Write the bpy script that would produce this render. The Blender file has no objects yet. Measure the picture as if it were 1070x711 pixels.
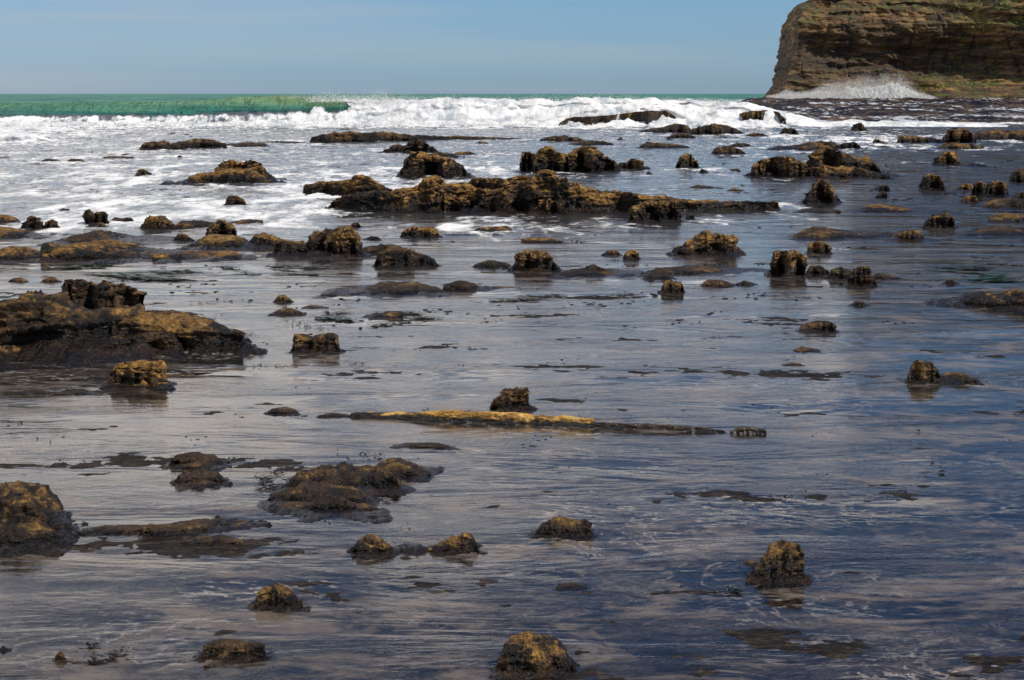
import bpy, math, random
import numpy as np
random.seed(7); rng = np.random.default_rng(7)
C = bpy.context.scene.collection
scene = bpy.context.scene
F = 2000.0; CX = 535.0; CY = 355.5; HOR = 98.0; CAMZ = 3.0
P = math.atan((CY-HOR)/F); SP, CP = math.sin(P), math.cos(P)

# ---------------------------------------------------------------- camera maths
def slope(py):                       # a = dz/dy (downwards positive) of the ray through row py
    v = (np.asarray(py, float)-CY)/F
    return (SP+v*CP)/(CP-v*SP)
def dist(py): return CAMZ/np.maximum(slope(py), 1e-4)
def lat(px, py):
    v = (np.asarray(py, float)-CY)/F
    return ((np.asarray(px, float)-CX)/F)/(CP-v*SP)

# ---------------------------------------------------------------- noise
PERM = rng.permutation(256); PERM = np.concatenate([PERM, PERM, PERM]).astype(np.int64)
GR = rng.normal(size=(256, 3)); GR /= np.linalg.norm(GR, axis=1)[:, None]
def perlin(x, y, z):
    x, y, z = np.broadcast_arrays(np.asarray(x, float), np.asarray(y, float), np.asarray(z, float))
    xi = np.floor(x).astype(np.int64); yi = np.floor(y).astype(np.int64); zi = np.floor(z).astype(np.int64)
    xf, yf, zf = x-xi, y-yi, z-zi
    u, v, w = [t*t*t*(t*(t*6-15)+10) for t in (xf, yf, zf)]
    r = 0
    for i in (0, 1):
        for j in (0, 1):
            for k in (0, 1):
                h = PERM[(PERM[(PERM[(xi+i) & 255]+yi+j) & 255]+zi+k) & 255]
                g = GR[h]
                d = g[..., 0]*(xf-i)+g[..., 1]*(yf-j)+g[..., 2]*(zf-k)
                r = r + d*(u if i else 1-u)*(v if j else 1-v)*(w if k else 1-w)
    return r*1.5
def fbm(x, y, z, o=4, g=0.5, ridged=False):
    s = 0; a = 1; n = 0
    for i in range(o):
        q = perlin(x*2**i+i*17.3, y*2**i-i*9.1, z*2**i+i*5.7)
        if ridged: q = 1-2*np.abs(q)
        s = s+a*q; n += a; a *= g
    return s/n
def sstep(a, b, x):
    t = np.clip((x-a)/(b-a), 0, 1); return t*t*(3-2*t)

# ---------------------------------------------------------------- mesh linking
def link(name, V, faces, mat, parent=None, smooth=True, attrs=None):
    me = bpy.data.meshes.new(name)
    V = np.asarray(V, np.float32); faces = np.asarray(faces, np.int32); k = faces.shape[1]
    me.vertices.add(len(V)); me.vertices.foreach_set('co', V.ravel())
    me.loops.add(faces.size); me.loops.foreach_set('vertex_index', faces.ravel())
    me.polygons.add(len(faces))
    me.polygons.foreach_set('loop_start', np.arange(0, faces.size, k, dtype=np.int32))
    me.polygons.foreach_set('use_smooth', np.full(len(faces), smooth))
    me.update(calc_edges=True)
    for an, av in (attrs or {}).items():
        at = me.attributes.new(an, 'FLOAT', 'POINT'); at.data.foreach_set('value', np.asarray(av, np.float32).ravel())
    me.materials.append(mat)
    o = bpy.data.objects.new(name, me); C.objects.link(o); o.parent = parent
    return o
def grid_faces(nr, nc, off=0):
    i = np.arange(nr-1)[:, None]*nc+np.arange(nc-1)[None, :]+off
    return np.stack([i, i+1, i+nc+1, i+nc], -1).reshape(-1, 4)
def tag(o, label=None, cat=None, group=None, kind=None):
    if label: o['label'] = label
    if cat: o['category'] = cat
    if group: o['group'] = group
    if kind: o['kind'] = kind
    return o

# ---------------------------------------------------------------- materials
class NT:
    def __init__(s, name):
        s.m = bpy.data.materials.new(name); s.m.use_nodes = True
        s.t = s.m.node_tree; s.t.nodes.clear(); s.out = s.n('ShaderNodeOutputMaterial')
    def n(s, typ, **kw):
        nd = s.t.nodes.new(typ)
        for k, v in kw.items():
            if k.startswith('i_'):
                key = k[2:]; key = int(key) if key.isdigit() else key.replace('_', ' ')
                if isinstance(v, bpy.types.NodeSocket): s.t.links.new(v, nd.inputs[key])
                else: nd.inputs[key].default_value = v
            else: setattr(nd, k, v)
        return nd
    def l(s, a, b): s.t.links.new(a, b)
    def math(s, op, a, b=None, c=None, clamp=False):
        kw = {'i_0': a}
        if b is not None: kw['i_1'] = b
        if c is not None: kw['i_2'] = c
        return s.n('ShaderNodeMath', operation=op, use_clamp=clamp, **kw).outputs[0]
    def noise(s, vec, scale, det=4, rough=.55, dist_=0):
        return s.n('ShaderNodeTexNoise', i_Vector=vec, i_Scale=scale, i_Detail=det, i_Roughness=rough, i_Distortion=dist_).outputs[0]
    def stretch(s, vec, sc):
        return s.n('ShaderNodeVectorMath', operation='MULTIPLY', i_0=vec, i_1=sc).outputs[0]
    def ramp(s, fac, stops):
        r = s.n('ShaderNodeValToRGB', i_Fac=fac); e = r.color_ramp.elements
        while len(e) < len(stops): e.new(.5)
        for el, (p, c) in zip(e, stops): el.position = p; el.color = (*c, 1) if len(c) == 3 else c
        return r.outputs[0]
    def mixc(s, f, a, b, typ='MIX'):
        nd = s.n('ShaderNodeMix', data_type='RGBA', blend_type=typ)
        for key, v in ((0, f), (6, a), (7, b)):
            if isinstance(v, bpy.types.NodeSocket): s.l(v, nd.inputs[key])
            else: nd.inputs[key].default_value = (*v, 1) if isinstance(v, tuple) else v
        return nd.outputs[2]
    def attr(s, name, typ='GEOMETRY'):
        return s.n('ShaderNodeAttribute', attribute_name=name, attribute_type=typ).outputs['Fac']
    def rng(s, v, a, b, c=0., d=1.):
        return s.n('ShaderNodeMapRange', i_0=v, i_1=a, i_2=b, i_3=c, i_4=d).outputs[0]

def rock_material():
    N = NT('wet_rock'); geo = N.n('ShaderNodeNewGeometry'); pos = geo.outputs['Position']
    nz = N.n('ShaderNodeSeparateXYZ', i_0=geo.outputs['Normal']).outputs[2]
    hn = N.attr('hn'); och = N.attr('ochre', 'OBJECT'); sc = N.attr('grain', 'OBJECT')
    p = N.n('ShaderNodeVectorMath', operation='SCALE', i_0=pos, i_Scale=sc).outputs[0]
    n1 = N.noise(p, 1.6, 5, .6, .4); n2 = N.noise(p, 7, 5, .65); n3 = N.noise(p, 34, 3, .6)
    strat = N.noise(N.stretch(p, (1.2, 1.2, 9)), 1.5, 4, .6)
    a = N.math('ADD', N.math('MULTIPLY', n1, .45), N.math('MULTIPLY', n2, .35))
    a = N.math('ADD', a, N.math('MULTIPLY', strat, .2))
    col = N.ramp(a, [(.34, (.006, .005, .004)), (.45, (.020, .013, .008)), (.54, (.070, .041, .020)), (.68, (.17, .105, .052))])
    # ochre tone mixed onto the upward faces well above the waterline
    up = N.rng(nz, -.25, .7)
    rnd = N.n('ShaderNodeObjectInfo').outputs['Random']
    g = N.math('MULTIPLY', N.math('MULTIPLY', up, N.rng(hn, .10, .75)), och)
    thr = N.math('ADD', N.math('MULTIPLY', g, .95), N.math('MULTIPLY_ADD', n1, 2.4, N.math('MULTIPLY_ADD', n2, 2.0, -2.47)))
    gm = N.rng(thr, 0, .40)
    ocol = N.ramp(N.noise(p, 11, 4, .6), [(.3, (.070, .033, .009)), (.5, (.22, .108, .024)), (.7, (.50, .28, .065))])
    ocol = N.mixc(rnd, ocol, N.mixc(1., ocol, (.75, .82, 1.0), 'MULTIPLY'))
    col = N.mixc(gm, col, ocol)
    grn = N.rng(N.math('ADD', N.noise(p, 3.3, 4, .6), N.math('MULTIPLY', N.attr('moss', 'OBJECT'), .3)), .72, .86)
    col = N.mixc(N.math('MULTIPLY', grn, .8), col, (.055, .075, .014))
    wet = N.rng(N.math('ADD', hn, N.math('ADD', N.math('MULTIPLY', N.math('SUBTRACT', n2, .5), .9), N.math('MULTIPLY', N.math('SUBTRACT', n1, .5), .7))), .60, .28)
    col = N.mixc(wet, col, N.mixc(1., col, (.22, .19, .17), 'MULTIPLY'))
    # sun glints painted into the colour as pale specks
    vor = N.n('ShaderNodeTexVoronoi', i_Vector=p, i_Scale=26.).outputs['Distance']
    bar = N.math('MULTIPLY', N.rng(vor, .16, .09), N.rng(N.noise(p, 4.5, 2), .56, .64))
    col = N.mixc(N.math('MULTIPLY', bar, .7), col, (.42, .38, .30))
    rgh = N.rng(wet, 0, 1, .8, .30)
    h = N.math('ADD', N.math('MULTIPLY', n2, .6), N.math('MULTIPLY', n3, .25))
    h = N.math('ADD', h, N.math('MULTIPLY', strat, .5))
    bs = N.math('DIVIDE', .11, sc)
    bmp = N.n('ShaderNodeBump', i_Strength=1., i_Distance=N.math('MULTIPLY', bs, 1.2), i_Height=h)
    b = N.n('ShaderNodeBsdfPrincipled', i_Base_Color=col, i_Roughness=rgh, i_Normal=bmp.outputs[0])
    b.inputs['Specular IOR Level'].default_value = .3
    N.l(b.outputs[0], N.out.inputs[0]); return N.m
def log_material():
    N = NT('petrified_wood'); geo = N.n('ShaderNodeNewGeometry'); pos = geo.outputs['Position']
    hn = N.attr('hn'); och = N.attr('ochre', 'OBJECT')
    n1 = N.noise(N.stretch(pos, (1.5, 9, 9)), 1.5, 5, .6, .3); n2 = N.noise(N.stretch(pos, (1, 3, 3)), 7, 5, .65)
    a = N.math('ADD', N.math('MULTIPLY', n1, .6), N.math('MULTIPLY', n2, .4))
    col = N.ramp(a, [(.36, (.03, .02, .01)), (.45, (.16, .075, .014)), (.53, (.46, .24, .04)), (.64, (.68, .45, .14))])
    dk = N.rng(N.math('ADD', hn, N.math('MULTIPLY', N.math('ADD', N.math('SUBTRACT', n1, .5), N.math('SUBTRACT', n2, .5)), 1.4)), .30, .52)
    dk = N.math('MULTIPLY', dk, och)
    col = N.mixc(dk, (.022, .017, .012), col)
    bmp = N.n('ShaderNodeBump', i_Strength=1., i_Distance=.03, i_Height=a)
    b = N.n('ShaderNodeBsdfPrincipled', i_Base_Color=col, i_Roughness=N.rng(dk, 0, 1, .35, .7), i_Normal=bmp.outputs[0])
    N.l(b.outputs[0], N.out.inputs[0]); return N.m

def cliff_material():
    N = NT('cliff_rock'); geo = N.n('ShaderNodeNewGeometry'); pos = geo.outputs['Position']
    nz = N.n('ShaderNodeSeparateXYZ', i_0=geo.outputs['Normal']).outputs[2]
    z = N.n('ShaderNodeSeparateXYZ', i_0=pos).outputs[2]
    s1 = N.noise(N.stretch(pos, (.10, .10, .75)), 1.2, 6, .65, .8)
    s2 = N.noise(N.stretch(pos, (.3, .3, 1.4)), 1., 6, .7)
    n1 = N.noise(pos, .12, 5, .6)
    a = N.math('ADD', N.math('MULTIPLY', s1, .42), N.math('ADD', N.math('MULTIPLY', s2, .38), N.math('MULTIPLY', n1, .2)))
    col = N.ramp(a, [(.39, (.014, .010, .007)), (.47, (.050, .029, .013)), (.54, (.150, .083, .030)), (.63, (.40, .225, .080))])
    dark = N.math('MULTIPLY', N.rng(N.math('ADD', z, N.math('MULTIPLY', n1, 14)), 26, 19), N.rng(z, 6, 9))  # shade of the undercut painted into the rock colour as a dark band
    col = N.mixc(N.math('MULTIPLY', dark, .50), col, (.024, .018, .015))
    gm = N.math('MULTIPLY', N.rng(N.noise(pos, .22, 5, .65), .50, .62), N.rng(nz, .15, .55))
    rx = N.n('ShaderNodeSeparateXYZ', i_0=pos).outputs[0]
    foot = N.math('MULTIPLY', N.rng(z, 9, 5), N.rng(N.noise(N.stretch(pos, (.12, .12, .7)), 1.2, 5, .6), .50, .60))
    foot = N.math('MULTIPLY', foot, N.rng(rx, 84, 98))
    col = N.mixc(N.math('MULTIPLY', gm, N.rng(z, 15, 24, .25, .7)), col, (.095, .125, .022))
    col = N.mixc(N.math('MULTIPLY', foot, .8), col, (.085, .10, .022))
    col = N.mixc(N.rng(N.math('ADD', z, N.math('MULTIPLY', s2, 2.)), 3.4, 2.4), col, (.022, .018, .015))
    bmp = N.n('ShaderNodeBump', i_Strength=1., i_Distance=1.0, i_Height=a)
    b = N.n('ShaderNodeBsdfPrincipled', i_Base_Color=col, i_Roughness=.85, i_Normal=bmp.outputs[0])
    N.l(b.outputs[0], N.out.inputs[0]); return N.m

def foam_mat():
    N = NT('sea_foam'); geo = N.n('ShaderNodeNewGeometry')
    n = N.noise(geo.outputs['Position'], 1.2, 5, .6)
    col = N.ramp(n, [(.3, (.84, .84, .82)), (.6, (.93, .92, .89))])
    d = N.n('ShaderNodeBsdfDiffuse', i_Color=col); t = N.n('ShaderNodeBsdfTranslucent', i_Color=col)
    m = N.n('ShaderNodeMixShader', i_0=.5, i_1=d.outputs[0], i_2=t.outputs[0])
    N.l(m.outputs[0], N.out.inputs[0]); return N.m

def water_material():
    N = NT('sea_water'); geo = N.n('ShaderNodeNewGeometry'); pos = geo.outputs['Position']
    foam = N.attr('foam'); deep = N.attr('deep'); milk = N.attr('milk'); rip = N.attr('rip'); thin = N.attr('thin')
    wob = N.noise(N.stretch(pos, (.25, .5, 0)), 1., 2)
    # ripples, long in x
    r1 = N.noise(N.stretch(pos, (1.5, 3.3, 1)), 1., 3, .55, .5)
    r2 = N.noise(N.stretch(pos, (8, 15, 1)), 1., 3, .6, .3)
    r3 = N.noise(N.stretch(pos, (34, 60, 1)), 1., 2, .6)
    h = N.math('ADD', N.math('MULTIPLY', r1, .016), N.math('MULTIPLY', r2, .0066))
    h = N.math('ADD', h, N.math('MULTIPLY', r3, .0018))
    calm = N.rng(N.noise(N.stretch(pos, (.30, .95, 0)), 1., 4, .6, .8), .40, .60, .05, 1.25)
    h = N.math('MULTIPLY', h, N.math('MULTIPLY', calm, rip))
    b1 = N.n('ShaderNodeBump', i_Strength=1., i_Distance=1., i_Height=h)
    # far chop
    fch = N.noise(N.stretch(pos, (.35, .10, 1)), 1., 6, .62, .3)
    fch = N.math('ADD', fch, N.math('MULTIPLY', N.noise(N.stretch(pos, (1.4, .5, 1.2)), 1., 4, .65), .35))
    b2 = N.n('ShaderNodeBump', i_Strength=1., i_Distance=N.math('MULTIPLY', deep, 1.9), i_Height=fch, i_Normal=b1.outputs[0])
    nrm = b2.outputs[0]
    fr = N.n('ShaderNodeFresnel', i_IOR=1.33, i_Normal=nrm).outputs[0]
    fr = N.math('MULTIPLY', fr, N.rng(deep, 0, 1, 1., .30))
    gl = N.n('ShaderNodeBsdfGlossy', i_Roughness=.035, i_Normal=nrm); gl.distribution = 'GGX'
    N.l(N.rng(deep, 0, 1, .035, .22), gl.inputs['Roughness'])
    tr = N.n('ShaderNodeBsdfTransparent', i_Color=(.86, .86, .86, 1))
    # body colour of the open sea
    band = N.noise(N.stretch(pos, (.03, .030, .9)), 1., 6, .66)
    deepc = N.ramp(band, [(.40, (.018, .100, .088)), (.5, (.045, .21, .165)), (.60, (.13, .30, .19))])
    deepc = N.mixc(thin, deepc, (.24, .34, .15))
    bodyc = N.mixc(deep, (.17, .185, .205), deepc)
    df = N.n('ShaderNodeBsdfDiffuse', i_Color=bodyc, i_Normal=nrm)
    op = N.math('MAXIMUM', milk, deep)
    base = N.n('ShaderNodeMixShader', i_0=op, i_1=tr.outputs[0], i_2=df.outputs[0])
    wat = N.n('ShaderNodeMixShader', i_0=fr, i_1=base.outputs[0], i_2=gl.outputs[0])
    # foam
    f1 = N.noise(N.stretch(pos, (.42, .16, .7)), 1., 5, .62, .8)
    f2 = N.noise(N.stretch(pos, (2.2, .8, 1)), 1., 4, .65, .5)
    fn = N.math('ADD', N.math('MULTIPLY', f1, .62), N.math('MULTIPLY', f2, .38))
    fm = N.n('ShaderNodeMapRange', i_0=N.math('ADD', N.math('MULTIPLY_ADD', fn, 1.7, -.35), foam), i_1=1.00, i_2=1.18).outputs[0]
    fcol = N.ramp(fn, [(.40, (.40, .43, .45)), (.54, (.84, .82, .78))])
    fb = N.n('ShaderNodeBump', i_Strength=.8, i_Distance=.16, i_Height=fn)
    fd = N.n('ShaderNodeBsdfDiffuse', i_Color=fcol, i_Normal=fb.outputs[0])
    # thin drifting suds on the shallow water
    sw = N.noise(N.stretch(pos, (1.3, 1.7, 0)), 1., 4, .6, 1.6); sw2 = N.noise(N.stretch(pos, (9, 13, 0)), 1., 3, .6, .5)
    ln = N.rng(N.math('ABSOLUTE', N.math('SUBTRACT', sw, .5)), .030, .0)
    pat = N.rng(N.noise(N.stretch(pos, (.33, .6, 0)), 1., 3, .6, .8), .50, .66)
    bl = N.rng(N.noise(N.stretch(pos, (1.8, 3.4, 0)), 1., 5, .66, .9), .585, .68)
    sd_ = N.math('MULTIPLY', N.math('MAXIMUM', ln, bl), N.math('MULTIPLY', pat, N.rng(sw2, .38, .6)))
    sd_ = N.math('MULTIPLY', sd_, N.attr('suds'))
    sdf = N.n('ShaderNodeBsdfDiffuse', i_Color=(.46, .40, .35, 1))
    wat = N.n('ShaderNodeMixShader', i_0=sd_, i_1=wat.outputs[0], i_2=sdf.outputs[0])
    # cloud reflections painted as tan patches on the shallow water
    si = N.noise(N.stretch(pos, (.75, 1.25, 0)), 1., 6, .66, 1.0); si2 = N.noise(N.stretch(pos, (5, 9, 0)), 1., 4, .65, .6)
    sm = N.math('MULTIPLY', N.rng(N.math('ADD', N.math('MULTIPLY', si, .75), N.math('MULTIPLY', si2, .25)), .505, .60, 0, .34), N.attr('suds'))
    cloud_refl = N.n('ShaderNodeBsdfDiffuse', i_Color=(.40, .315, .245, 1))
    wat = N.n('ShaderNodeMixShader', i_0=sm, i_1=wat.outputs[0], i_2=cloud_refl.outputs[0])
    fin = N.n('ShaderNodeMixShader', i_0=fm, i_1=wat.outputs[0], i_2=fd.outputs[0])
    N.l(fin.outputs[0], N.out.inputs[0]); return N.m

def bed_material():
    N = NT('seabed_rock'); geo = N.n('ShaderNodeNewGeometry'); pos = geo.outputs['Position']
    a = N.noise(N.stretch(pos, (.5, 1.1, 1)), 1., 6, .62, .7)
    b_ = N.noise(N.stretch(pos, (3, 9, 1)), 1., 5, .65, .4)
    c = N.noise(N.stretch(pos, (16, 34, 1)), 1., 3, .6)
    m = N.math('ADD', N.math('MULTIPLY', a, .5), N.math('ADD', N.math('MULTIPLY', b_, .32), N.math('MULTIPLY', c, .18)))
    col = N.ramp(m, [(.40, (.010, .008, .008)), (.48, (.040, .032, .027)), (.55, (.110, .086, .068)), (.66, (.28, .22, .155))])
    sand = N.rng(N.noise(N.stretch(pos, (.45, .9, 1)), 1.6, 5, .65, 1.2), .60, .72)
    col = N.mixc(N.math('MULTIPLY', sand, .55), col, (.40, .30, .21))
    bl = N.rng(N.noise(pos, 5, 3), .67, .73)
    col = N.mixc(N.math('MULTIPLY', bl, .6), col, (.03, .045, .015))
    zb = N.n('ShaderNodeSeparateXYZ', i_0=pos).outputs[2]
    col = N.mixc(N.rng(zb, -.010, .001, 0, 1), col, N.ramp(N.math('ADD', N.math('MULTIPLY', b_, .5), N.math('MULTIPLY', c, .5)), [(.40, (.006, .005, .004)), (.52, (.026, .019, .014)), (.64, (.11, .075, .045))]))
    bmp = N.n('ShaderNodeBump', i_Strength=1., i_Distance=.09, i_Height=N.math('ADD', N.math('MULTIPLY', b_, .4), N.math('MULTIPLY', c, .6)))
    b = N.n('ShaderNodeBsdfPrincipled', i_Base_Color=col, i_Roughness=.6, i_Normal=bmp.outputs[0])
    b.inputs['Specular IOR Level'].default_value = .07
    N.l(b.outputs[0], N.out.inputs[0]); return N.m

def shelf_material():
    N = NT('wet_shelf'); geo = N.n('ShaderNodeNewGeometry'); pos = geo.outputs['Position']
    n1 = N.noise(N.stretch(pos, (.35, .12, 1)), 1., 6, .65, .4)
    n2 = N.noise(N.stretch(pos, (1.2, .3, 3)), 1., 4, .6)
    col = N.ramp(n1, [(.40, (.010, .007, .005)), (.52, (.040, .027, .016)), (.62, (.15, .095, .048))])
    fm = N.rng(N.math('ADD', N.math('MULTIPLY', N.noise(N.stretch(pos, (.10, .05, .4)), 1., 5, .65, .6), .6), N.math('MULTIPLY', n2, .4)), N.rng(N.n('ShaderNodeSeparateXYZ', i_0=pos).outputs[1], 170, 300, .49, .555), N.rng(N.n('ShaderNodeSeparateXYZ', i_0=pos).outputs[1], 170, 300, .55, .60))
    bmp = N.n('ShaderNodeBump', i_Strength=1., i_Distance=.35, i_Height=n1)
    b = N.n('ShaderNodeBsdfPrincipled', i_Base_Color=N.mixc(N.math('MULTIPLY', fm, .8), col, (.62, .64, .66)), i_Roughness=N.rng(fm, 0, 1, .5, .9), i_Normal=bmp.outputs[0])
    b.inputs['Specular IOR Level'].default_value = .08
    N.l(b.outputs[0], N.out.inputs[0]); return N.m

def leaf_mat(name, c1, c2, rough=.5, sc=4.):
    N = NT(name); geo = N.n('ShaderNodeNewGeometry'); oi = N.n('ShaderNodeNewGeometry')
    n = N.noise(geo.outputs['Position'], sc, 3)
    n = N.math('ADD', N.math('MULTIPLY', n, .6), N.math('MULTIPLY', geo.outputs['Random Per Island'], .4))
    b = N.n('ShaderNodeBsdfPrincipled', i_Base_Color=N.ramp(n, [(.3, c1), (.7, c2)]), i_Roughness=rough)
    N.l(b.outputs[0], N.out.inputs[0]); return N.m

M_ROCK = rock_material(); M_LOG = log_material(); M_CLIFF = cliff_material(); M_FOAM = foam_mat()
M_WATER = water_material(); M_BED = bed_material(); M_SHELF = shelf_material()
M_WEED = leaf_mat('green_weed', (.010, .022, .008), (.035, .085, .018), .35)
M_KELP = leaf_mat('dark_kelp', (.012, .009, .007), (.05, .030, .014), .3)
M_VEG = leaf_mat('cliff_leaves', (.030, .060, .008), (.17, .27, .025), .6, .3)

# ---------------------------------------------------------------- rocks
SEED = [0]
def lobe(base, prof, dfac=.45, box=.85, rough=1., nmax=520, strat=.07):
    pts = [tuple(map(float, q.split(','))) for q in prof.split()]
    px = np.array([p[0] for p in pts]); py = np.array([p[1] for p in pts])
    b0, b1 = base if isinstance(base, tuple) else (base, base)
    Wpx = px[-1]-px[0]
    yb0 = np.interp(px, [px[0], px[-1]], [b0, b1])
    # densify, add falls to the waterline at both ends
    e = max(.6, .03*Wpx)
    px = np.concatenate([[px[0]-e*.35], px, [px[-1]+e*.35]])
    py = np.concatenate([[yb0[0]-.15], np.minimum(py, yb0-.2), [yb0[-1]-.15]])
    scale = 1.0 if Wpx > 250 else (1.7 if Wpx > 60 else 2.2)
    nc = int(np.clip(Wpx*scale, 22, nmax))
    X = np.linspace(px[0], px[-1], nc); YT = np.interp(X, px, py); YB = np.interp(X, [px[0], px[-1]], [b0, b1])
    k = np.ones(3)/3; YT = np.convolve(np.pad(YT, 1, 'edge'), k, 'valid')
    SEED[0] += 1; sd = SEED[0]*13.37
    hpx = np.maximum(YB-YT, .15)
    YT = YB-hpx*(1+.10*rough*fbm(X/max(6, Wpx*.16), sd, .5, 3))
    # waterline wanders
    YB = YB+.11*np.median(hpx)*rough*fbm(X/max(8, Wpx*.3), sd+5, .2, 3)
    dF = dist(YB); W = Wpx/F*np.median(dF)
    E = dist(np.maximum(YT, HOR+.7))-dF
    E = np.maximum(np.percentile(E, 75), .02)
    D = min(dfac*W, .42*E, 6.0)
    s = np.linspace(-1, 1, nc); tp = np.clip(1-np.abs(s)**2.3, 0.02, 1)**.7
    Di = D*tp
    yc = dF+Di
    Z = CAMZ-yc*slope(YT); Z = np.maximum(Z, .012*np.clip(D*4, .4, 1.5)*tp)
    zm = max(np.percentile(Z, 92), 1e-3)
    hp = np.median(hpx)
    nr = int(np.clip(np.max(hpx)*1.9*(scale if scale > 1 else 1), 12, 80))
    t = np.linspace(0, 1, nr)[:, None]; t = math.pi*(.5*t+.5*(1-np.cos(math.pi*t))/2)
    cy = np.sign(np.cos(t))*np.abs(np.cos(t))**.8; sz = np.sin(t)**box
    sz[0] = 0; sz[-1] = 0
    Yg = yc[None]-Di[None]*cy; Zg = Z[None]*sz
    Xg = (lat(X, YB)*yc)[None]+0*Yg
    fl = .05+.25*D
    Yg = np.concatenate([Yg[:1]-fl, Yg[:1]-.3*fl, Yg, Yg[-1:]+.3*fl, Yg[-1:]+fl]); one = np.ones_like(Zg[:1])
    Zg = np.concatenate([one*-.09, one*-.03, Zg, one*-.03, one*-.09]); Xg = np.concatenate([Xg[:1], Xg[:1], Xg, Xg[-1:], Xg[-1:]])
    # normals
    dxr, dyr, dzr = [np.gradient(q, axis=0) for q in (Xg, Yg, Zg)]
    dxc, dyc, dzc = [np.gradient(q, axis=1) for q in (Xg, Yg, Zg)]
    n = np.cross(np.stack([dxc, dyc, dzc], -1), np.stack([dxr, dyr, dzr], -1))
    n /= np.linalg.norm(n, axis=-1)[..., None]+1e-9
    S = max(min(zm, D*1.2), .4*zm, .24*D); q = 1.1/max(S, 1e-3)
    A = np.minimum(S, .35*S+1.3*np.abs(Zg)+.01)*rough
    tl = .35*math.sin(sd); ZZ = Zg+tl*(Xg-Xg.mean())*.5
    d = .34*fbm(Xg*q*.7+sd, Yg*q*.75, Zg*q*1.4, 3)
    d += .22*fbm(Xg*q*1.9, Yg*q*1.9+sd, Zg*q*3.4, 4, .62, True)-.06
    d += (.07 if np.median(dF) < 45 else .12)*fbm(Xg*q*7, Yg*q*7+sd, Zg*q*7, 3, .6)
    st = fbm(Xg*q*.3+sd, Yg*q*.3, ZZ*q*3.2, 3)
    d += strat*np.clip(st*3.5, -1, 1)
    if np.median(dF) < 30: d = d*.85
    d = (d-.16)*A; d[:2] *= 0; d[-2:] *= 0
    w = .6+.4*np.clip(hpx/ max(np.max(hpx), 1e-3), 0, 1)[None]
    Xg = Xg+n[..., 0]*d*w; Yg = Yg+n[..., 1]*d*w*1.1; Zg = Zg+n[..., 2]*d*w*.6
    V = np.stack([Xg, Yg, Zg], -1).reshape(-1, 3)
    hn = np.clip(Zg/zm, 0, 1.2).reshape(-1)
    f = grid_faces(Xg.shape[0], nc)[:, ::-1]
    return V, f, hn, zm

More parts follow.
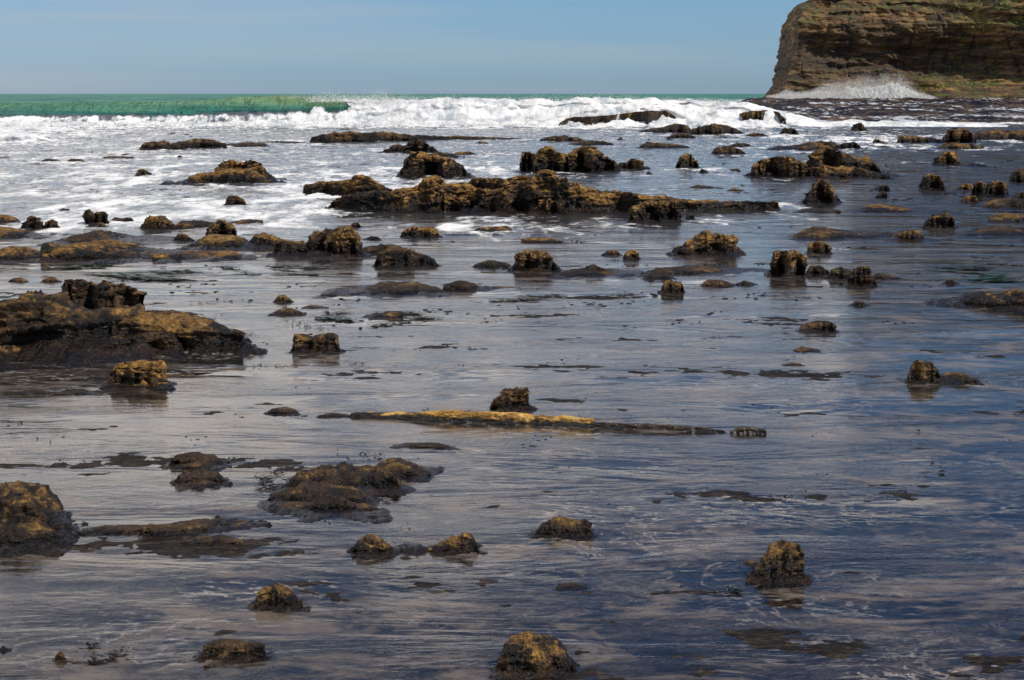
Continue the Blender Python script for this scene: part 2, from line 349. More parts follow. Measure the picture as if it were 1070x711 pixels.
ROCKS = []
def R(name, label, cat, lobes, och=.4, moss=0., grp=None, mat=None, grain=None, apron=1.):
    Vs, Fs, H = [], [], []; off = 0
    for L in lobes:
        kw = L[2] if len(L) > 2 else {}
        kw = {'rough': 1.5 if och <= .2 else 1.15, **kw}
        V, f, hn, zm = lobe(L[0], L[1], **kw)
        Vs.append(V); Fs.append(f+off); H.append(hn); off += len(V)
    if apron > 0:                             # broken, half drowned foot of the rock
        allv = np.concatenate(Vs); allv = allv[allv[:, 2] > -.01]
        lo, hi = allv.min(0), allv.max(0); wx_, wy_, zt = hi[0]-lo[0], hi[1]-lo[1], hi[2]
        ex = (.11*min(wx_, 4)+.035)*apron; ey = (.30*min(wy_, 3)+.05)*apron; cy_ = hi[1]*.5+lo[1]*.5
        yy_ = cy_/F; nx_ = int(np.clip((wx_+2*ex)/yy_/1.2, 24, 420)); ny_ = int(np.clip((wy_+2*ey)/(cy_*cy_/6000)/.8, 14, 70))
        gx, gy = np.meshgrid(np.linspace(lo[0]-ex, hi[0]+ex, nx_), np.linspace(lo[1]-ey, hi[1]+ey*.4, ny_))
        # distance to the footprint, coarsely
        pv = allv[rng.choice(len(allv), min(len(allv), 220), False)]
        dd = np.full(gx.shape, 9e9)
        for q_ in pv: dd = np.minimum(dd, ((gx-q_[0])/ex)**2+((gy-q_[1])/ey)**2)
        dd = np.sqrt(dd); SEED[0] += 1; k_ = 1/max(.10, min(.35*wx_, .6)); s_ = SEED[0]*7.7
        nn = fbm(gx*k_*1.1+s_, gy*k_*.9, s_, 4, .58)+.22*fbm(gx*k_*5, gy*k_*4+s_, 2, 3, .6, True)
        hh = min(.20*zt+.012, .16)
        gz = hh*(nn*1.5+.42-1.05*np.clip(dd, 0, 1.2))-.004
        edge_ = np.minimum.reduce([sstep(0, .06, (gx-gx.min())/(gx.max()-gx.min())), sstep(0, .06, (gx.max()-gx)/(gx.max()-gx.min())), sstep(0, .1, (gy-gy.min())/(gy.max()-gy.min())), sstep(0, .1, (gy.max()-gy)/(gy.max()-gy.min()))])
        gz = np.maximum(gz*edge_-.09*(1-edge_), -.09)
        Vs.append(np.stack([gx, gy, gz], -1).reshape(-1, 3)); Fs.append(grid_faces(ny_, nx_, off)); H.append(np.clip(gz/max(zt, .02), 0, .25).reshape(-1)); off += gx.size
    bx = [(v.min(0), v.max(0)) for v in Vs]; con = {0}
    while len(con) < len(Vs):
        best = None
        for i in con:
            for j in range(len(Vs)):
                if j in con: continue
                g = np.linalg.norm(np.maximum(0, np.maximum(bx[i][0]-bx[j][1], bx[j][0]-bx[i][1])))
                lim = max(.02, .4*max((bx[i][1]-bx[i][0]).max(), (bx[j][1]-bx[j][0]).max()))
                if best is None or g-lim < best[0]: best = (g-lim, i, j)
        con.add(best[2])
        if best[0] > 0:                       # the drowned bedrock that joins two heads of one ledge
            p, q = Vs[best[1]].mean(0), Vs[best[2]].mean(0); wd = .15*min((bx[best[1]][1]-bx[best[1]][0])[0], (bx[best[2]][1]-bx[best[2]][0])[0])
            tt = np.linspace(0, 1, 12)[:, None]; ss = np.linspace(-1, 1, 5)[None]
            dx, dy = (q-p)[:2]/np.linalg.norm((q-p)[:2])
            gx = p[0]+(q-p)[0]*tt-dy*ss*wd; gy = p[1]+(q-p)[1]*tt+dx*ss*wd; gz = -.05-.1*ss**2+0*gx
            Vs.append(np.stack([gx, gy, gz], -1).reshape(-1, 3)); Fs.append(grid_faces(12, 5, off)); H.append(np.zeros(60)); off += 60
            bx.append((Vs[-1].min(0), Vs[-1].max(0))); con.add(len(Vs)-1)
    V = np.concatenate(Vs); org = V.mean(0); org[2] = 0
    o = link(name, V-org, np.concatenate(Fs), mat or M_ROCK, attrs={'hn': np.concatenate(H)})
    o.location = org
    nr_ = .72 if (V[:, 1].mean() < 24 and mat is None) else 1.
    o['ochre'] = float(och)*nr_; o['moss'] = float(moss)*(.35 if nr_ < 1 else .7)
    o['grain'] = float(grain if grain else np.clip(14/np.median(V[:, 1])+.12, .3, 1.5)*1.5)
    tag(o, label, cat, grp); ROCKS.append(o); return o
G_ST = 'petrified tree stumps standing in the shallow water'
G_LE = 'low rock ledges breaking the water'
G_BO = 'boulders scattered over the wet shore'
G_PB = 'small stones showing above the water'
def ST(label, lobes, **k): return R('petrified_stump', label, 'tree stump', lobes, grp=G_ST, **k)
def LE(label, lobes, **k): return R('rock_ledge', label, 'rock ledge', lobes, grp=G_LE, **k)
def BO(label, lobes, **k): return R('boulder', label, 'boulder', lobes, grp=G_BO, **k)
def PB(label, lobes, **k): return R('stone', label, 'stone', lobes, grp=G_PB, **k)
st = dict(dfac=.5, box=.5)
#--- foreground
BO('big brown boulder cut off by the left edge in the foreground', [(563, '-60,520 -30,509 0,508 18,506 35,505 46,511 54,521 62,534 70,548 75,560', dict(dfac=.5)), (572, '-50,548 -20,540 10,543 35,546 60,556')], och=.55)
LE('thin dark ledge running right from the big foreground boulder', [((560, 556), '72,556 100,551 140,549 165,548'), ((562, 549), '150,550 175,547 210,544 245,544 270,546 283,545'), (570, '188,566 205,562 230,560 250,563 256,567')], och=.05, apron=.35)
BO('flat dark weedy rock, upper of the pair in the left foreground', [(487, '178,482 183,475 192,474 200,471.5 210,475 222,476 234,483', dict(rough=1.9)), (490, '190,486 205,482 222,484 228,488')], och=.15)
BO('dark weedy rock, lower of the pair in the left foreground', [(506, '183,500 190,494 200,493 210,490 216,494 228,495 236,501', dict(rough=1.9)), (508, '195,505 215,501 226,505')], och=.2)
LE('broad brown and black rock reef in the centre-left foreground', [(533, '276,531 300,526 340,524 380,527 396,531', dict(rough=1.6)), (512, '298,503 310,495 330,490 345,487 360,489 378,491 395,490 412,495 418,503', dict(box=1.1, rough=2.1)), (500, '384,494 395,484 405,480 418,479 430,484 440,489 450,493'), (528, '282,518 300,510 320,506 345,507 368,510 380,515 388,521', dict(box=1.1, rough=2.1)), (535, '318,529 330,521 350,517 362,521 372,529', dict(rough=1.8)), (534, '352,526 370,527 385,531 398,533')], och=.22)
ST('stubby dark stump with a yellow top above the wedge-shaped rock', [(636, '266,625 272,615 281,611 289,609 296,611 303,616 309,623 317,628', dict(dfac=.45))], och=.95)
BO('wedge-shaped dark rock tapering to the right in the bottom left', [(688, '210,684 214,672 225,669 245,670 262,670 278,674', dict(dfac=.3))], och=.1)
ST('knobbly stump with yellow patches at the bottom centre of the photo', [(702, '519,690 526,676 534,666 543,661 554,661 560,666 568,665 578,668 586,673 594,684 601,694', dict(dfac=.5)), (705, '528,692 540,680 552,676 566,680 576,690')], och=.75, moss=.6)
ST('rounded olive boulder-like stump standing alone at the lower right', [(606, '786,596 794,582 802,571 812,566 824,565 834,569 841,579 844,592 840,602', dict(dfac=.5, box=1., rough=.8)), (608, '806,600 812,592 826,590 836,602')], och=.7, moss=.8)
ST('low dark stump with a side knob, right of the linked pair', [(561, '560,553 568,546 578,540 586,538 596,541 606,546 612,543 619,546')], och=.45)
ST('dark pointed stump at the left end of the linked pair', [(579, '368,572 375,564 382,559 389,558 397,562 405,567 411,572')], och=.4)
ST('gold-topped stump at the right end of the linked pair', [(578, '452,572 462,566 472,561 484,557 492,558 498,564 500,572'), (577, '408,575 425,574.5 440,574 455,573')], och=.8)
PB('small black stone between the bottom stump and the low side-knob stump', [(615, '584,613 592,610 602,609 611,613')], och=.05)
PB('tiny round stone left of the small brown stone in the bottom left corner', [(680, '1,677 4,674.5 7,677')], och=.1)
PB('small brown stone by the floating kelp strand at bottom left', [(691, '57,688 60,682 64,680.5 68,685')], och=.7)
PB('tiny dark stone above the thin foreground ledge', [(544, '224,541 227.5,537 231,541')], och=.05)
PB('little dark lump just left of the rounded olive stump', [(590, '778,588 783,585 789,586 793,589')], och=.3)
#--- log line
def LOG(label, lobes, och, **k): return R('petrified_log', label, 'log', lobes, och=och, apron=0, mat=M_LOG, grp='petrified logs lying in the water', **k)
lg = dict(dfac=.033, box=.6, rough=1.2)
LOG('long golden petrified log lying across the middle of the wet shore', [((436, 446), '366,432 374,430 400,430.5 430,431 450,429.5 463,428.5 480,428 505,429.5 530,431 560,433 590,434 612,435.5 621,437', lg), ((440, 444), '455,434 480,430 520,432 548,437', lg)], 1.)
LOG('thin black log end continuing right from the golden log', [((447, 452), '618,441 632,441.5 645,442 680,443 715,445 740,447 757,449.5', dict(dfac=.03, box=.5))], .08)
LOG('short dark log piece at the far right end of the log line', [(453.5, '763,450 772,446.5 785,446 797,447.5 801,450', dict(dfac=.15, box=.5))], .1)
ST('squat brown stump standing right behind the golden log', [(429, '513,420 519,412 525,407 535,405.5 546,404 552,404 553,412 554,422 557,427', dict(dfac=.45, box=.4))], och=.6)
LE('small dark ledge fragment left of the golden log', [(433, '279,430 288,426 300,426 312,430')], och=.1)
LE('thin dark sliver of rock touching the left tip of the golden log', [(436, '334,434 345,432 360,433 366,434')], och=.1)
#--- left middle
ST('flat-topped stump with bright orange top below the big left outcrop', [(405, '112,400 117,390 121,379 128,376 150,375 170,376 173,380 175,392 177,401', dict(dfac=.42, box=.3)), (406, '110,402 125,396 150,394 170,397 178,403', dict(dfac=.4))], och=1.)
LE('large layered brown outcrop cut off by the left edge', [
  ((378, 368), '-70,318 -30,312 0,309 15,303 25,299.5 50,300 68,303 72,312 100,316 140,318 165,330 180,345 190,356', dict(dfac=.28, box=.6, strat=.34, rough=.85)),
  (352, '66,304 70,292 85,291 100,294 130,296 142,300 155,307 168,313 185,316 203,320 205,323 180,328 150,331', dict(dfac=.22, box=.5)),
  (367, '118,338 130,331 150,328 175,328 200,331 225,334 240,338 250,342 255,350 254,360', dict(dfac=.3, box=.5, strat=.30, rough=.85)),
  ((380, 372), '-60,350 -20,345 20,350 60,356 110,358 150,362')], och=.62)
ST('dark box-shaped stump block with a rust rim left of centre', [(368, '305,362 306,352 309,349.5 325,350 340,349 350,349 354,353 355,362', dict(dfac=.42, box=.3))], och=.35)
PB('small oval dark stone above the left end of the big outcrop', [(295, '9,293.5 14,290.5 22,290 28,293')], och=.1)
PB('second small oval dark stone above the big outcrop, nearer its block', [(295, '44,293.5 50,290 56,290 62,293')], och=.1)
LE('low rock flat just left of the orange-topped stump', [(413, '56,411 70,408 85,407 101,411')], och=.1)
PB('small rock flat farther left of the orange-topped stump', [(410, '24,408 32,405.5 45,408')], och=.1)
LE('long rusty ledge crossing the left side above the big outcrop', [((273, 272), '-20,264 0,262 8,257.5 25,259 40,263 60,262'), (272, '42,262 47,254 65,256 80,253 105,252 130,254.5 148,260 168,263 190,265'), ((273, 271), '160,265 190,264 220,263.5 245,264 256,269')], och=.75)
LE('smooth dark mound ledge just above the long rusty ledge', [(255, '52,254 70,248 88,243 98,241.5 110,244 130,248 155,251 180,255')], och=.1)
PB('small reddish stone between the dark mound and the knobbed stump', [(252, '182,249 186,244.5 195,245 201,250')], och=.5)
ST('knobbed golden-brown stump with flared base at the left', [(252, '213,250 217,240 222,235 230,232 240,233.5 246,239 249,247', dict(dfac=.45)), (259, '193,257 205,252 218,246 240,245 255,249 267,256')], och=.85)
LE('lumpy ledge running from the knobbed stump to a golden knob', [(258, '258,253 264,246 275,243.5 288,246 300,252'), (267, '285,262 290,251 305,251 318,252 325,258 333,264'), ((266, 268), '318,258 322,246 333,240 346,240 352,238 362,237.5 371,240 375,250 378,260')], och=.6)
LE('thin low ledge joining the golden knob and the dark brown boulder', [(266, '369,262 385,257 400,255 418,257 425,262')], och=.12)
BO('dark brown boulder with gold flecks in the water left of centre', [(279, '391,273 396,264 404,259.5 420,258.5 437,262 448,267 458,276', dict(dfac=.35))], och=.55)
PB('small dark rock just below the lumpy ledge', [(275, '330,273 336,269.5 342,270 347,274')], och=.2)
PB('dark round stone above the golden knob of the lumpy ledge', [(239, '366,237 369,232.5 375,232.5 378,237')], och=.05)
PB('small dark hump between the golden knob and the gold lump', [(251, '380,250 387,247 394,247 398,250')], och=.05)
BO('gold lump of rock below the left part of the main reef', [(248, '418,246 422,239 432,237 442,237.5 450,236.5 457,240 459,245', dict(dfac=.4))], och=1.)
LE('flat gold-streaked rock just right of the gold lump', [(243, '494,241 503,237.5 518,237 530,236 536,240')], och=.7)
PB('thin dark rock sliver touching the foot of the main reef', [(237.5, '494,237 501,235 509,236.5')], och=.1)
LE('smooth dark bar awash in front of the dark brown boulder', [((310, 307), '336,307 350,303 375,302 395,297 412,295.5 440,297 455,300 463,304')], och=.1)
LE('dark hump ledge right of the smooth awash bar', [(304, '462,298 475,293.5 490,294 502,300 512,303'), (301, '505,300 520,299 540,300')], och=.15)
PB('small brown rock with a flat top left of the smooth awash bar', [(316, '286,314 290,309 298,308 305,313')], och=.4)
PB('low mossy olive stone above the box-shaped stump', [(329, '284,327 292,323 304,322 316,326')], och=.3, moss=1.)
PB('thin dark slip of rock right of the mossy olive stone', [(322, '316,321 325,319 336,320 340,322')], och=.1)
LE('low reddish-black ledge among green weed left of centre', [(332, '381,331 392,327 405,326 421,324.5 421,329')], och=.25)
ST('brown stump with olive side standing in line above the box-shaped stump', [(284, '534,280 536,270 541,264 550,262 563,262 573,264 577,271 584,279', dict(dfac=.42, box=.42))], och=.6, moss=.5)
LE('low ledge with a brown knob left of the olive-sided stump', [(280, '495,277 505,272.5 517,272 530,275 535,278')], och=.4)
LE('thin dark bar trailing right from the olive-sided stump', [((290, 287), '578,287 605,281 630,281 650,284 672,285'), (287, '607,283 612,278 622,276.5 632,281')], och=.25)
PB('flat brown stone left of the small round one, centre', [(267, '630,265 636,261.5 644,261 648,265')], och=.3)
PB('small round dark rock in the centre near the reef', [(271, '651,269 654,262.5 662,261 667,264 668,269')], och=.4)
BO('large gold-backed boulder right of centre below the main reef', [(266, '703,260 714,253 722,247 733,242.5 748,242 760,244 767,247 768,257 773,262', dict(dfac=.4))], och=.85, moss=.5)
LE('long dark bar awash between the gold-backed boulder and the tall square stump', [((288, 284), '670,285 690,280 730,279 760,280 785,283 808,284')], och=.08)
PB('dark low rock touching the long awash bar', [(292, '672,290 680,286 692,285.5 700,288 706,291')], och=.2)
ST('little dark round stump standing just below the long awash bar', [(306, '690,302 693,294 702,291.5 712,294 715,302', dict(dfac=.45))], och=.3)
LE('dark narrow ledge left of the tall square stump', [((300, 299), '734,295 742,291.5 755,293 768,297'), (298, '768,297 778,293 788,296')], och=.2)
LE('thin flat slab in the foamy water below the reef', [(254, '546,250.5 555,248 575,249 588,252')], och=.4)
#--- right middle
ST('tall square-topped stump in the water right of centre', [(288, '804,284 807,274 807,264 812,261.5 830,261.5 838,265 841,275 842,285', dict(dfac=.45, box=.3))], och=.65)
LE('low rocky saddle joining the tall square stump and the mossy stump', [(288, '841,284 848,278 858,277.5 866,283')], och=.5)
ST('mossy green-brown stump at the right end of the low rocky saddle', [(299, '885,292 889,284 896,279.5 906,279 911,285 915,296', dict(dfac=.42)), (292, '864,288 870,281 880,279 890,283 895,290')], och=.55, moss=1.)
PB('flat dark rock bits right of the mossy stump', [(292, '911,289 917,285.5 928,287 940,290')], och=.1)
PB('small dark oval stone under the mossy stump', [(320, '889,318 895,314.5 902,314.5 906,318')], och=.1)
BO('lone flat oval boulder below the mossy stump on the right', [(346, '835,343 842,337 852,334.5 866,334.5 872,338 872,343', dict(dfac=.4))], och=.35)
PB('thin dark stone line below the lone flat boulder', [(367.5, '829,366 838,362.5 848,364 856,367')], och=.1)
PB('tiny reddish stone below the thin dark stone line', [(382, '820,381.5 828,379 836,380 839,382')], och=.3)
ST('rounded stump with a long low tail on the right', [(400, '948,393 951,381 957,377 968,376 975,378 979,388 983,396', dict(dfac=.45)), (401, '975,396 990,391 1002,389.5 1012,392 1022,397')], och=.45)
LE('brown ledge cut off by the right edge halfway up the photo', [((318, 330), '974,316 990,312 1005,309 1014,306 1028,304 1045,307 1060,304 1085,304 1120,300', dict(dfac=.25))], och=.6)
PB('dark stone left of the murky patch on the right', [(297, '986,295 990,292 997,292 1000,295')], och=.1)
LE('low ledge ending in a knob above the tall square stump', [((250, 250), '829,247 840,241 852,237.5 865,239 880,241 900,243 925,243 940,244'), (251, '937,247 941,241 950,239.5 960,241 965,247')], och=.4)
ST('small round stump under the long low ledge on the right', [(265, '843,262 846,255 852,252.5 861,253 867,257 868,262', dict(dfac=.42))], och=.6)
LE('flat dark ledge at the right edge under the blunt stump', [(247, '1008,245 1025,240 1045,238 1070,238 1110,237')], och=.2)
LE('long low ledge with a lit tip just above the cone stump tail', [((222, 223), '891,221 903,216.5 915,214 930,214.5 948,217.5 970,219 990,219 1000,222')], och=.5)
ST('blunt dark stump in front of the lit-tipped ledge', [(239, '964,236 970,228 976,223 988,222 994,226 998,235', dict(dfac=.42))], och=.4)
ST('cone-shaped brown stump right of the end of the main reef', [(213, '839,211 845,200 850,193 856,188.5 862,189 867,195 871,203 878,211', dict(dfac=.45))], och=.5, moss=.5)
LE('low dark strip right of the yellow-tipped end of the main reef', [(223, '828,222 840,219 860,218 878,220')], och=.1)
PB('small dark stone between the cone and the column stumps, upper of two', [(200, '917,197 921,193.5 926,193 930,198')], och=.2)
PB('small brown stone between the cone and the column stumps, lower of two', [(207, '915,205 919,201 926,201 927,205')], och=.35)
ST('upright column stump with straight sides on the right', [(199.5, '961,197 964,189 966,183.5 974,182.5 981,184 984,191 987,198', dict(dfac=.45, box=.45))], och=.5)
LE('cluster of dark and pale blocks near the right edge', [(199, '999,197 1005,192.5 1014,192 1020,196'), (205, '1014,203 1016,193 1022,190.5 1030,191.5 1032,203', dict(box=.45)), (205, '1031,202 1033,191.5 1040,189.5 1050,191 1053,200', dict(box=.45)), (212, '1003,210 1008,205 1018,204 1022,210')], och=.75)
BO('dark boulder cut off by the right edge above the block cluster', [(191, '1055,188 1061,179 1070,176.5 1080,178 1090,188', dict(dfac=.4))], och=.2)
LE('dark ledge at the right edge directly below the block cluster', [(218, '1026,215 1040,209 1060,208 1085,209 1110,210')], och=.2)
LE('gold-flecked ledge at the right edge, second below the block cluster', [(232, '1032,230 1042,223.5 1056,223 1075,225 1110,226')], och=.6)
BO('rounded brown rock at the right edge beside the block cluster', [(209, '1058,206 1063,201 1075,200 1090,205')], och=.3)
LE('big lumpy brown rock mass on the right with a peaked top', [((185, 186), '784,178 790,168 800,165 812,163 825,163 835,167 842,172 848,178', dict(dfac=.22)), (184, '840,178 845,164 850,155 857,151 866,153 876,157 888,159 896,165 905,163 912,170 920,178 930,184', dict(dfac=.25)), ((186, 187), '830,180 860,172 890,174 910,178 930,184', dict(dfac=.15))], och=.6)
LE('flat dark ledge behind the peaked rock mass', [((158, 157), '800,156 812,153 832,152 845,149 860,147 872,149 874,154'), (156, '872,153 884,149 895,149 900,154')], och=.2)
LE('thin dark shelf in front of the peaked rock mass', [(191, '872,190 880,188 898,189.5')], och=.1)
LE('dark low shelf left of the peaked rock mass', [(185, '775,184 785,180 800,179 812,182')], och=.15)
ST('gold-topped stump with a tail in the upper right water', [(173, '974,171 979,164 984,160 993,159.5 999,163 1003,170', dict(dfac=.42)), (174, '1000,173 1012,171 1028,172.5')], och=.7)
LE('brown rocky bar with a dark mound at the upper right edge', [(150, '937,146 940,141 955,142 970,144 985,147'), (150, '984,146 990,138 1000,134.5 1010,136 1016,140 1020,147'), (147, '1014,145 1022,138 1040,136 1060,136 1085,137 1110,138'), (156, '980,154 990,149 1010,150 1028,153')], och=.5)
PB('small forked dark rock left of the upper right bar', [(151, '911,149 914,145 918,146 927,150')], och=.3)
PB('thin dark stone below the small forked rock', [(155, '915,154 922,152 932,153.5')], och=.1)
PB('thin awash stone under the upper right bar', [(158, '957,157.5 965,156 973,157')], och=.1)
BO('small black rock in the white water on the upper right', [(137, '889,135 892,130.5 898,128.5 903,131 905,136', dict(dfac=.4))], och=.05)
BO('low black rock in the foam above the flat dark ledge', [(141, '814,139 820,134.5 828,134 833,138')], och=.05)
#--- centre top
LE('main reef of layered brown rock stretching across the middle', [
  (205, '316,203 318,193 330,190.5 355,189 368,187.5 371,183 378,182 386,183.5 392,188.5 398,192 410,199', dict(dfac=.1, box=.5)),
  ((221, 222), '343,214 350,207 365,203 385,201 410,197 430,193 440,190.5 443,185 452,183.5 462,185 466,191 490,192 505,195 530,198 560,201', dict(dfac=.07, box=.5)),
  ((214, 216), '466,194 490,190 497,186 520,186.5 540,184.5 562,185', dict(dfac=.08, box=.45)),
  ((223, 222), '500,210 520,203 535,194 548,188 560,184.5 567,180 575,178.5 581,180 584,187 592,184 597,190 605,190 608,195 625,197 645,200 668,202', dict(dfac=.09, box=.5)),
  ((223, 220), '560,208 600,203 640,201 690,204 720,208 750,209.5 765,208 790,209.5 806,211 813,216', dict(dfac=.05, box=.5)),
  (221, '435,214 448,205 462,202 478,204 490,210', dict(dfac=.3)), (224, '558,217 565,210 575,208 586,212 590,219', dict(dfac=.3)),
  (221, '600,214 620,206 640,208 660,213', dict(dfac=.2))], och=.8)
BO('big square golden boulder in front of the main reef', [(232, '656,228 661,216 668,211 678,209 690,208.5 702,209 709,213 712,226', dict(dfac=.42, box=.45))], och=1., moss=.6)
PB('small dark stone right of the golden boulder', [(229, '716,227.5 720,224 726,226')], och=.3)
ST('yellow-tipped knob at the far right end of the main reef', [(220, '800,217 803,211 808,209.5 813,212 815,218')], och=.9)
PB('small brown stone in the open water behind the golden boulder', [(200, '760,199 767,196 778,199')], och=.5)
PB('thin black rock behind the golden boulder, left of the small brown stone', [(197, '720,196 728,193.5 740,194.5 753,196.5')], och=.05)
LE('wide boulder pile with a gold top behind the right half of the main reef', [(180, '543,170 546,160 554,159 560,162', dict()), (180, '556,172 561,158 566,153.5 576,153 583,158 600,166 630,170', dict(dfac=.25)), (180, '578,170 590,160 603,156 606,153.5 618,153 626,157 634,162 642,168 648,176', dict(dfac=.3)), (177, '640,174 650,169 655,170 658,165.5 662,165 672,168 673,175', dict(dfac=.25))], och=.75)
ST('pointed gold-brown stump right of the wide boulder pile', [(176, '706,173 711,164 716,159.5 721,160 726,166 731,174', dict(dfac=.42))], och=.7)
PB('small dark rock at the foot of the pointed gold-brown stump', [(181, '730,179 734,176 741,180')], och=.1)
PB('small dark hump between the pointed stump and the peaked rock mass', [(180, '760,178.5 765,176 772,176.5 774,179')], och=.05)
PB('lone tiny dark stone right of the wide boulder pile', [(182, '675,181 678,179 681,181')], och=.05)
LE('gold-topped rock hump with a dark front in the surf', [(186, '415,178 420,171 426,161 432,157 441,160 455,163.5 470,166 480,170 487,177 493,186', dict(dfac=.3)), (180, '430,170 445,164 460,164 472,172')], och=1.)
LE('dark layered rock right behind the gold-topped hump', [(160, '399,157 410,152 424,150 428,146 437,145 445,149 452,153 458,158', dict(dfac=.2)), (166, '448,161 460,158 475,161 482,165')], och=.35)
LE('small flat brown rock right of the dark layered rock', [(163, '472,161.5 480,158.5 492,158 499,161.5')], och=.5)
PB('tiny black rock in the foam between the gold-topped hump and the reef', [(188, '429,186 433,182.5 438,186')], och=.05)
LE('long dark ledge under the breaking wave', [((150, 147), '323,148 325,142 345,138.5 365,137.5 380,139 395,137.5 410,139 440,140.5 470,142', dict(dfac=.08)), (146, '460,143 480,142 500,142.5 545,144.5', dict(dfac=.05))], och=.35)
PB('small dark rock right below the ledge under the wave', [(151, '495,150 502,147.5 511,149.5')], och=.2)
LE('dark low ledge in the foam at the upper left', [((158, 155), '145,156 150,149.5 160,147 170,147 180,149 195,146 212,145 226,146.5 237,150', dict(dfac=.15))], och=.3)
LE('thin black ledge right of the upper left ledge', [(154, '222,153 240,150.5 262,148.5 275,150 282,153'), (150, '268,149 290,147.5 320,148.5')], och=.15)
LE('thin awash black ledge in the left foam above the small brown pyramid rock', [(167, '104,165.5 115,163 140,164'), (162.5, '126,161.5 133,160 143,161.5')], och=.1)
LE('thin black ledge awash at the far left, left one of two end to end', [(170, '41,169 50,165.5 60,167 65,169')], och=.1)
LE('thin black ledge awash at the far left, right one of two end to end', [(170, '67,169 75,166 85,166.5 90,169')], och=.1)
PB('tiny black rock in the left foam above the dark sloping rock', [(166, '184,165 188,161.5 193,165.5')], och=.05)
ST('small brown pyramid rock in the white water on the left', [(185, '141,183 145,177 151,176 156,180 162,184')], och=.5)
LE('dark sloping rock with a golden top rising from the left surf', [((194, 193), '175,193 190,189.5 203,184 215,180 228,178 240,176 262,178 280,184 295,191', dict(dfac=.25)), (190, '226,178 232,169 240,167 252,167.5 264,167 273,172 280,180 292,188', dict(dfac=.3))], och=.8)
BO('pale brown foam-washed rock in the surf below the dark sloping rock', [(217, '233,214 238,206 248,203.5 256,207 258,214')], och=.5)
PB('tiny dark rock in the lower left surf', [(222, '61,220 66,217 72,218.5 74,221')], och=.05)
BO('jagged dark block rock at the lower edge of the left surf', [(236, '88,234 88,221 93,219 97,224 102,222 112,223 114,233', dict(dfac=.4, box=.45)), (240, '88,238 95,233 108,232 113,238')], och=.35)
LE('low dark ledge right of the jagged block rock', [(233, '115,231 120,227.5 138,227.5 140,231')], och=.1)
LE('dark domed rock with a long flat tail at the edge of the surf', [(240, '147,236 151,228 158,225 170,225.5 178,230 186,236'), (240, '180,236 190,231 210,231 225,233 240,237'), ((236, 235), '236,233 255,229.5 275,230')], och=.25)
BO('dark domed rock at the left edge of the surf, bigger left one of two', [(240, '22,238 28,230 36,226 43,228 47,236')], och=.15)
BO('dark domed rock at the left edge of the surf, smaller right one of two', [(240, '45,237 50,230.5 57,230 63,237')], och=.1)
LE('rust-coloured low slab at the left edge, upper of two', [(234, '-25,226 0,223.5 12,226 22,232')], och=.6)
LE('rust-coloured low slab at the left edge, lower of two', [(249, '-25,242 0,237.5 15,240 35,244 47,247.5')], och=.6)
LE('long dark slanting ledge in the middle of the white surf', [(132.9, '584,129 592,124 600,122 614,122 632,121 640,124', dict(dfac=.05, box=.6, rough=.4)), (132.75, '606,126 625,121 640,120 660,117.5 680,115.5 696,116 706,122', dict(dfac=.035, box=.6, rough=.5))], och=.3, apron=0)
LE('dark rock with a pointed left top below the slanting surf ledge', [(139, '668,137 680,134.5 695,132.5 703,129.5 712,129 720,131 723,137'), (141, '720,135 735,131 745,129 755,131 768,134 777,139')], och=.3)
LE('small flat rock with a yellow spot under the rock with a pointed left top', [(145, '697,143 705,140 718,139.5 727,143')], och=.6)
LE('low dark rock in the foam right of the yellow-spotted flat rock', [(143, '779,141.5 788,138 796,139 802,142')], och=.1)
LE('low dark ledge above the wide boulder pile', [(148, '564,146 575,142 590,141.5 605,144 612,147'), (152, '594,150.5 610,147 630,147 641,150')], och=.2)
PB('tiny round black stone above the wide boulder pile', [(147, '645,146 648.5,143 652,146')], och=.05)
LE('low brown ledge left of the pair of flat surf rocks', [(155, '668,153 675,148.5 688,149 705,150.5 720,153')], och=.3)
LE('flat dark rock, front one of the pair right of the low brown ledge', [(161, '743,159 750,153.5 762,153 775,156 778,160')], och=.25)
LE('flat dark rock, back one of the pair right of the low brown ledge', [(154, '760,153 768,149.5 778,149.5 787,152.5')], och=.15)
LE('long thin dark streak of rock awash below the pale sheen', [((467, 470), '414,466 430,463.5 450,463 465,465 478,469', dict(dfac=.3))], och=.05)
LE('pale brown block rock at the right end of the surf', [(132.8, '767,128 771,120 778,116.5 788,115.5 800,115 813,117 821,125', dict(dfac=.1, box=.6, rough=.6)), (129, '815,127 825,122 838,122.5 850,127', dict(rough=.6))], och=.55)

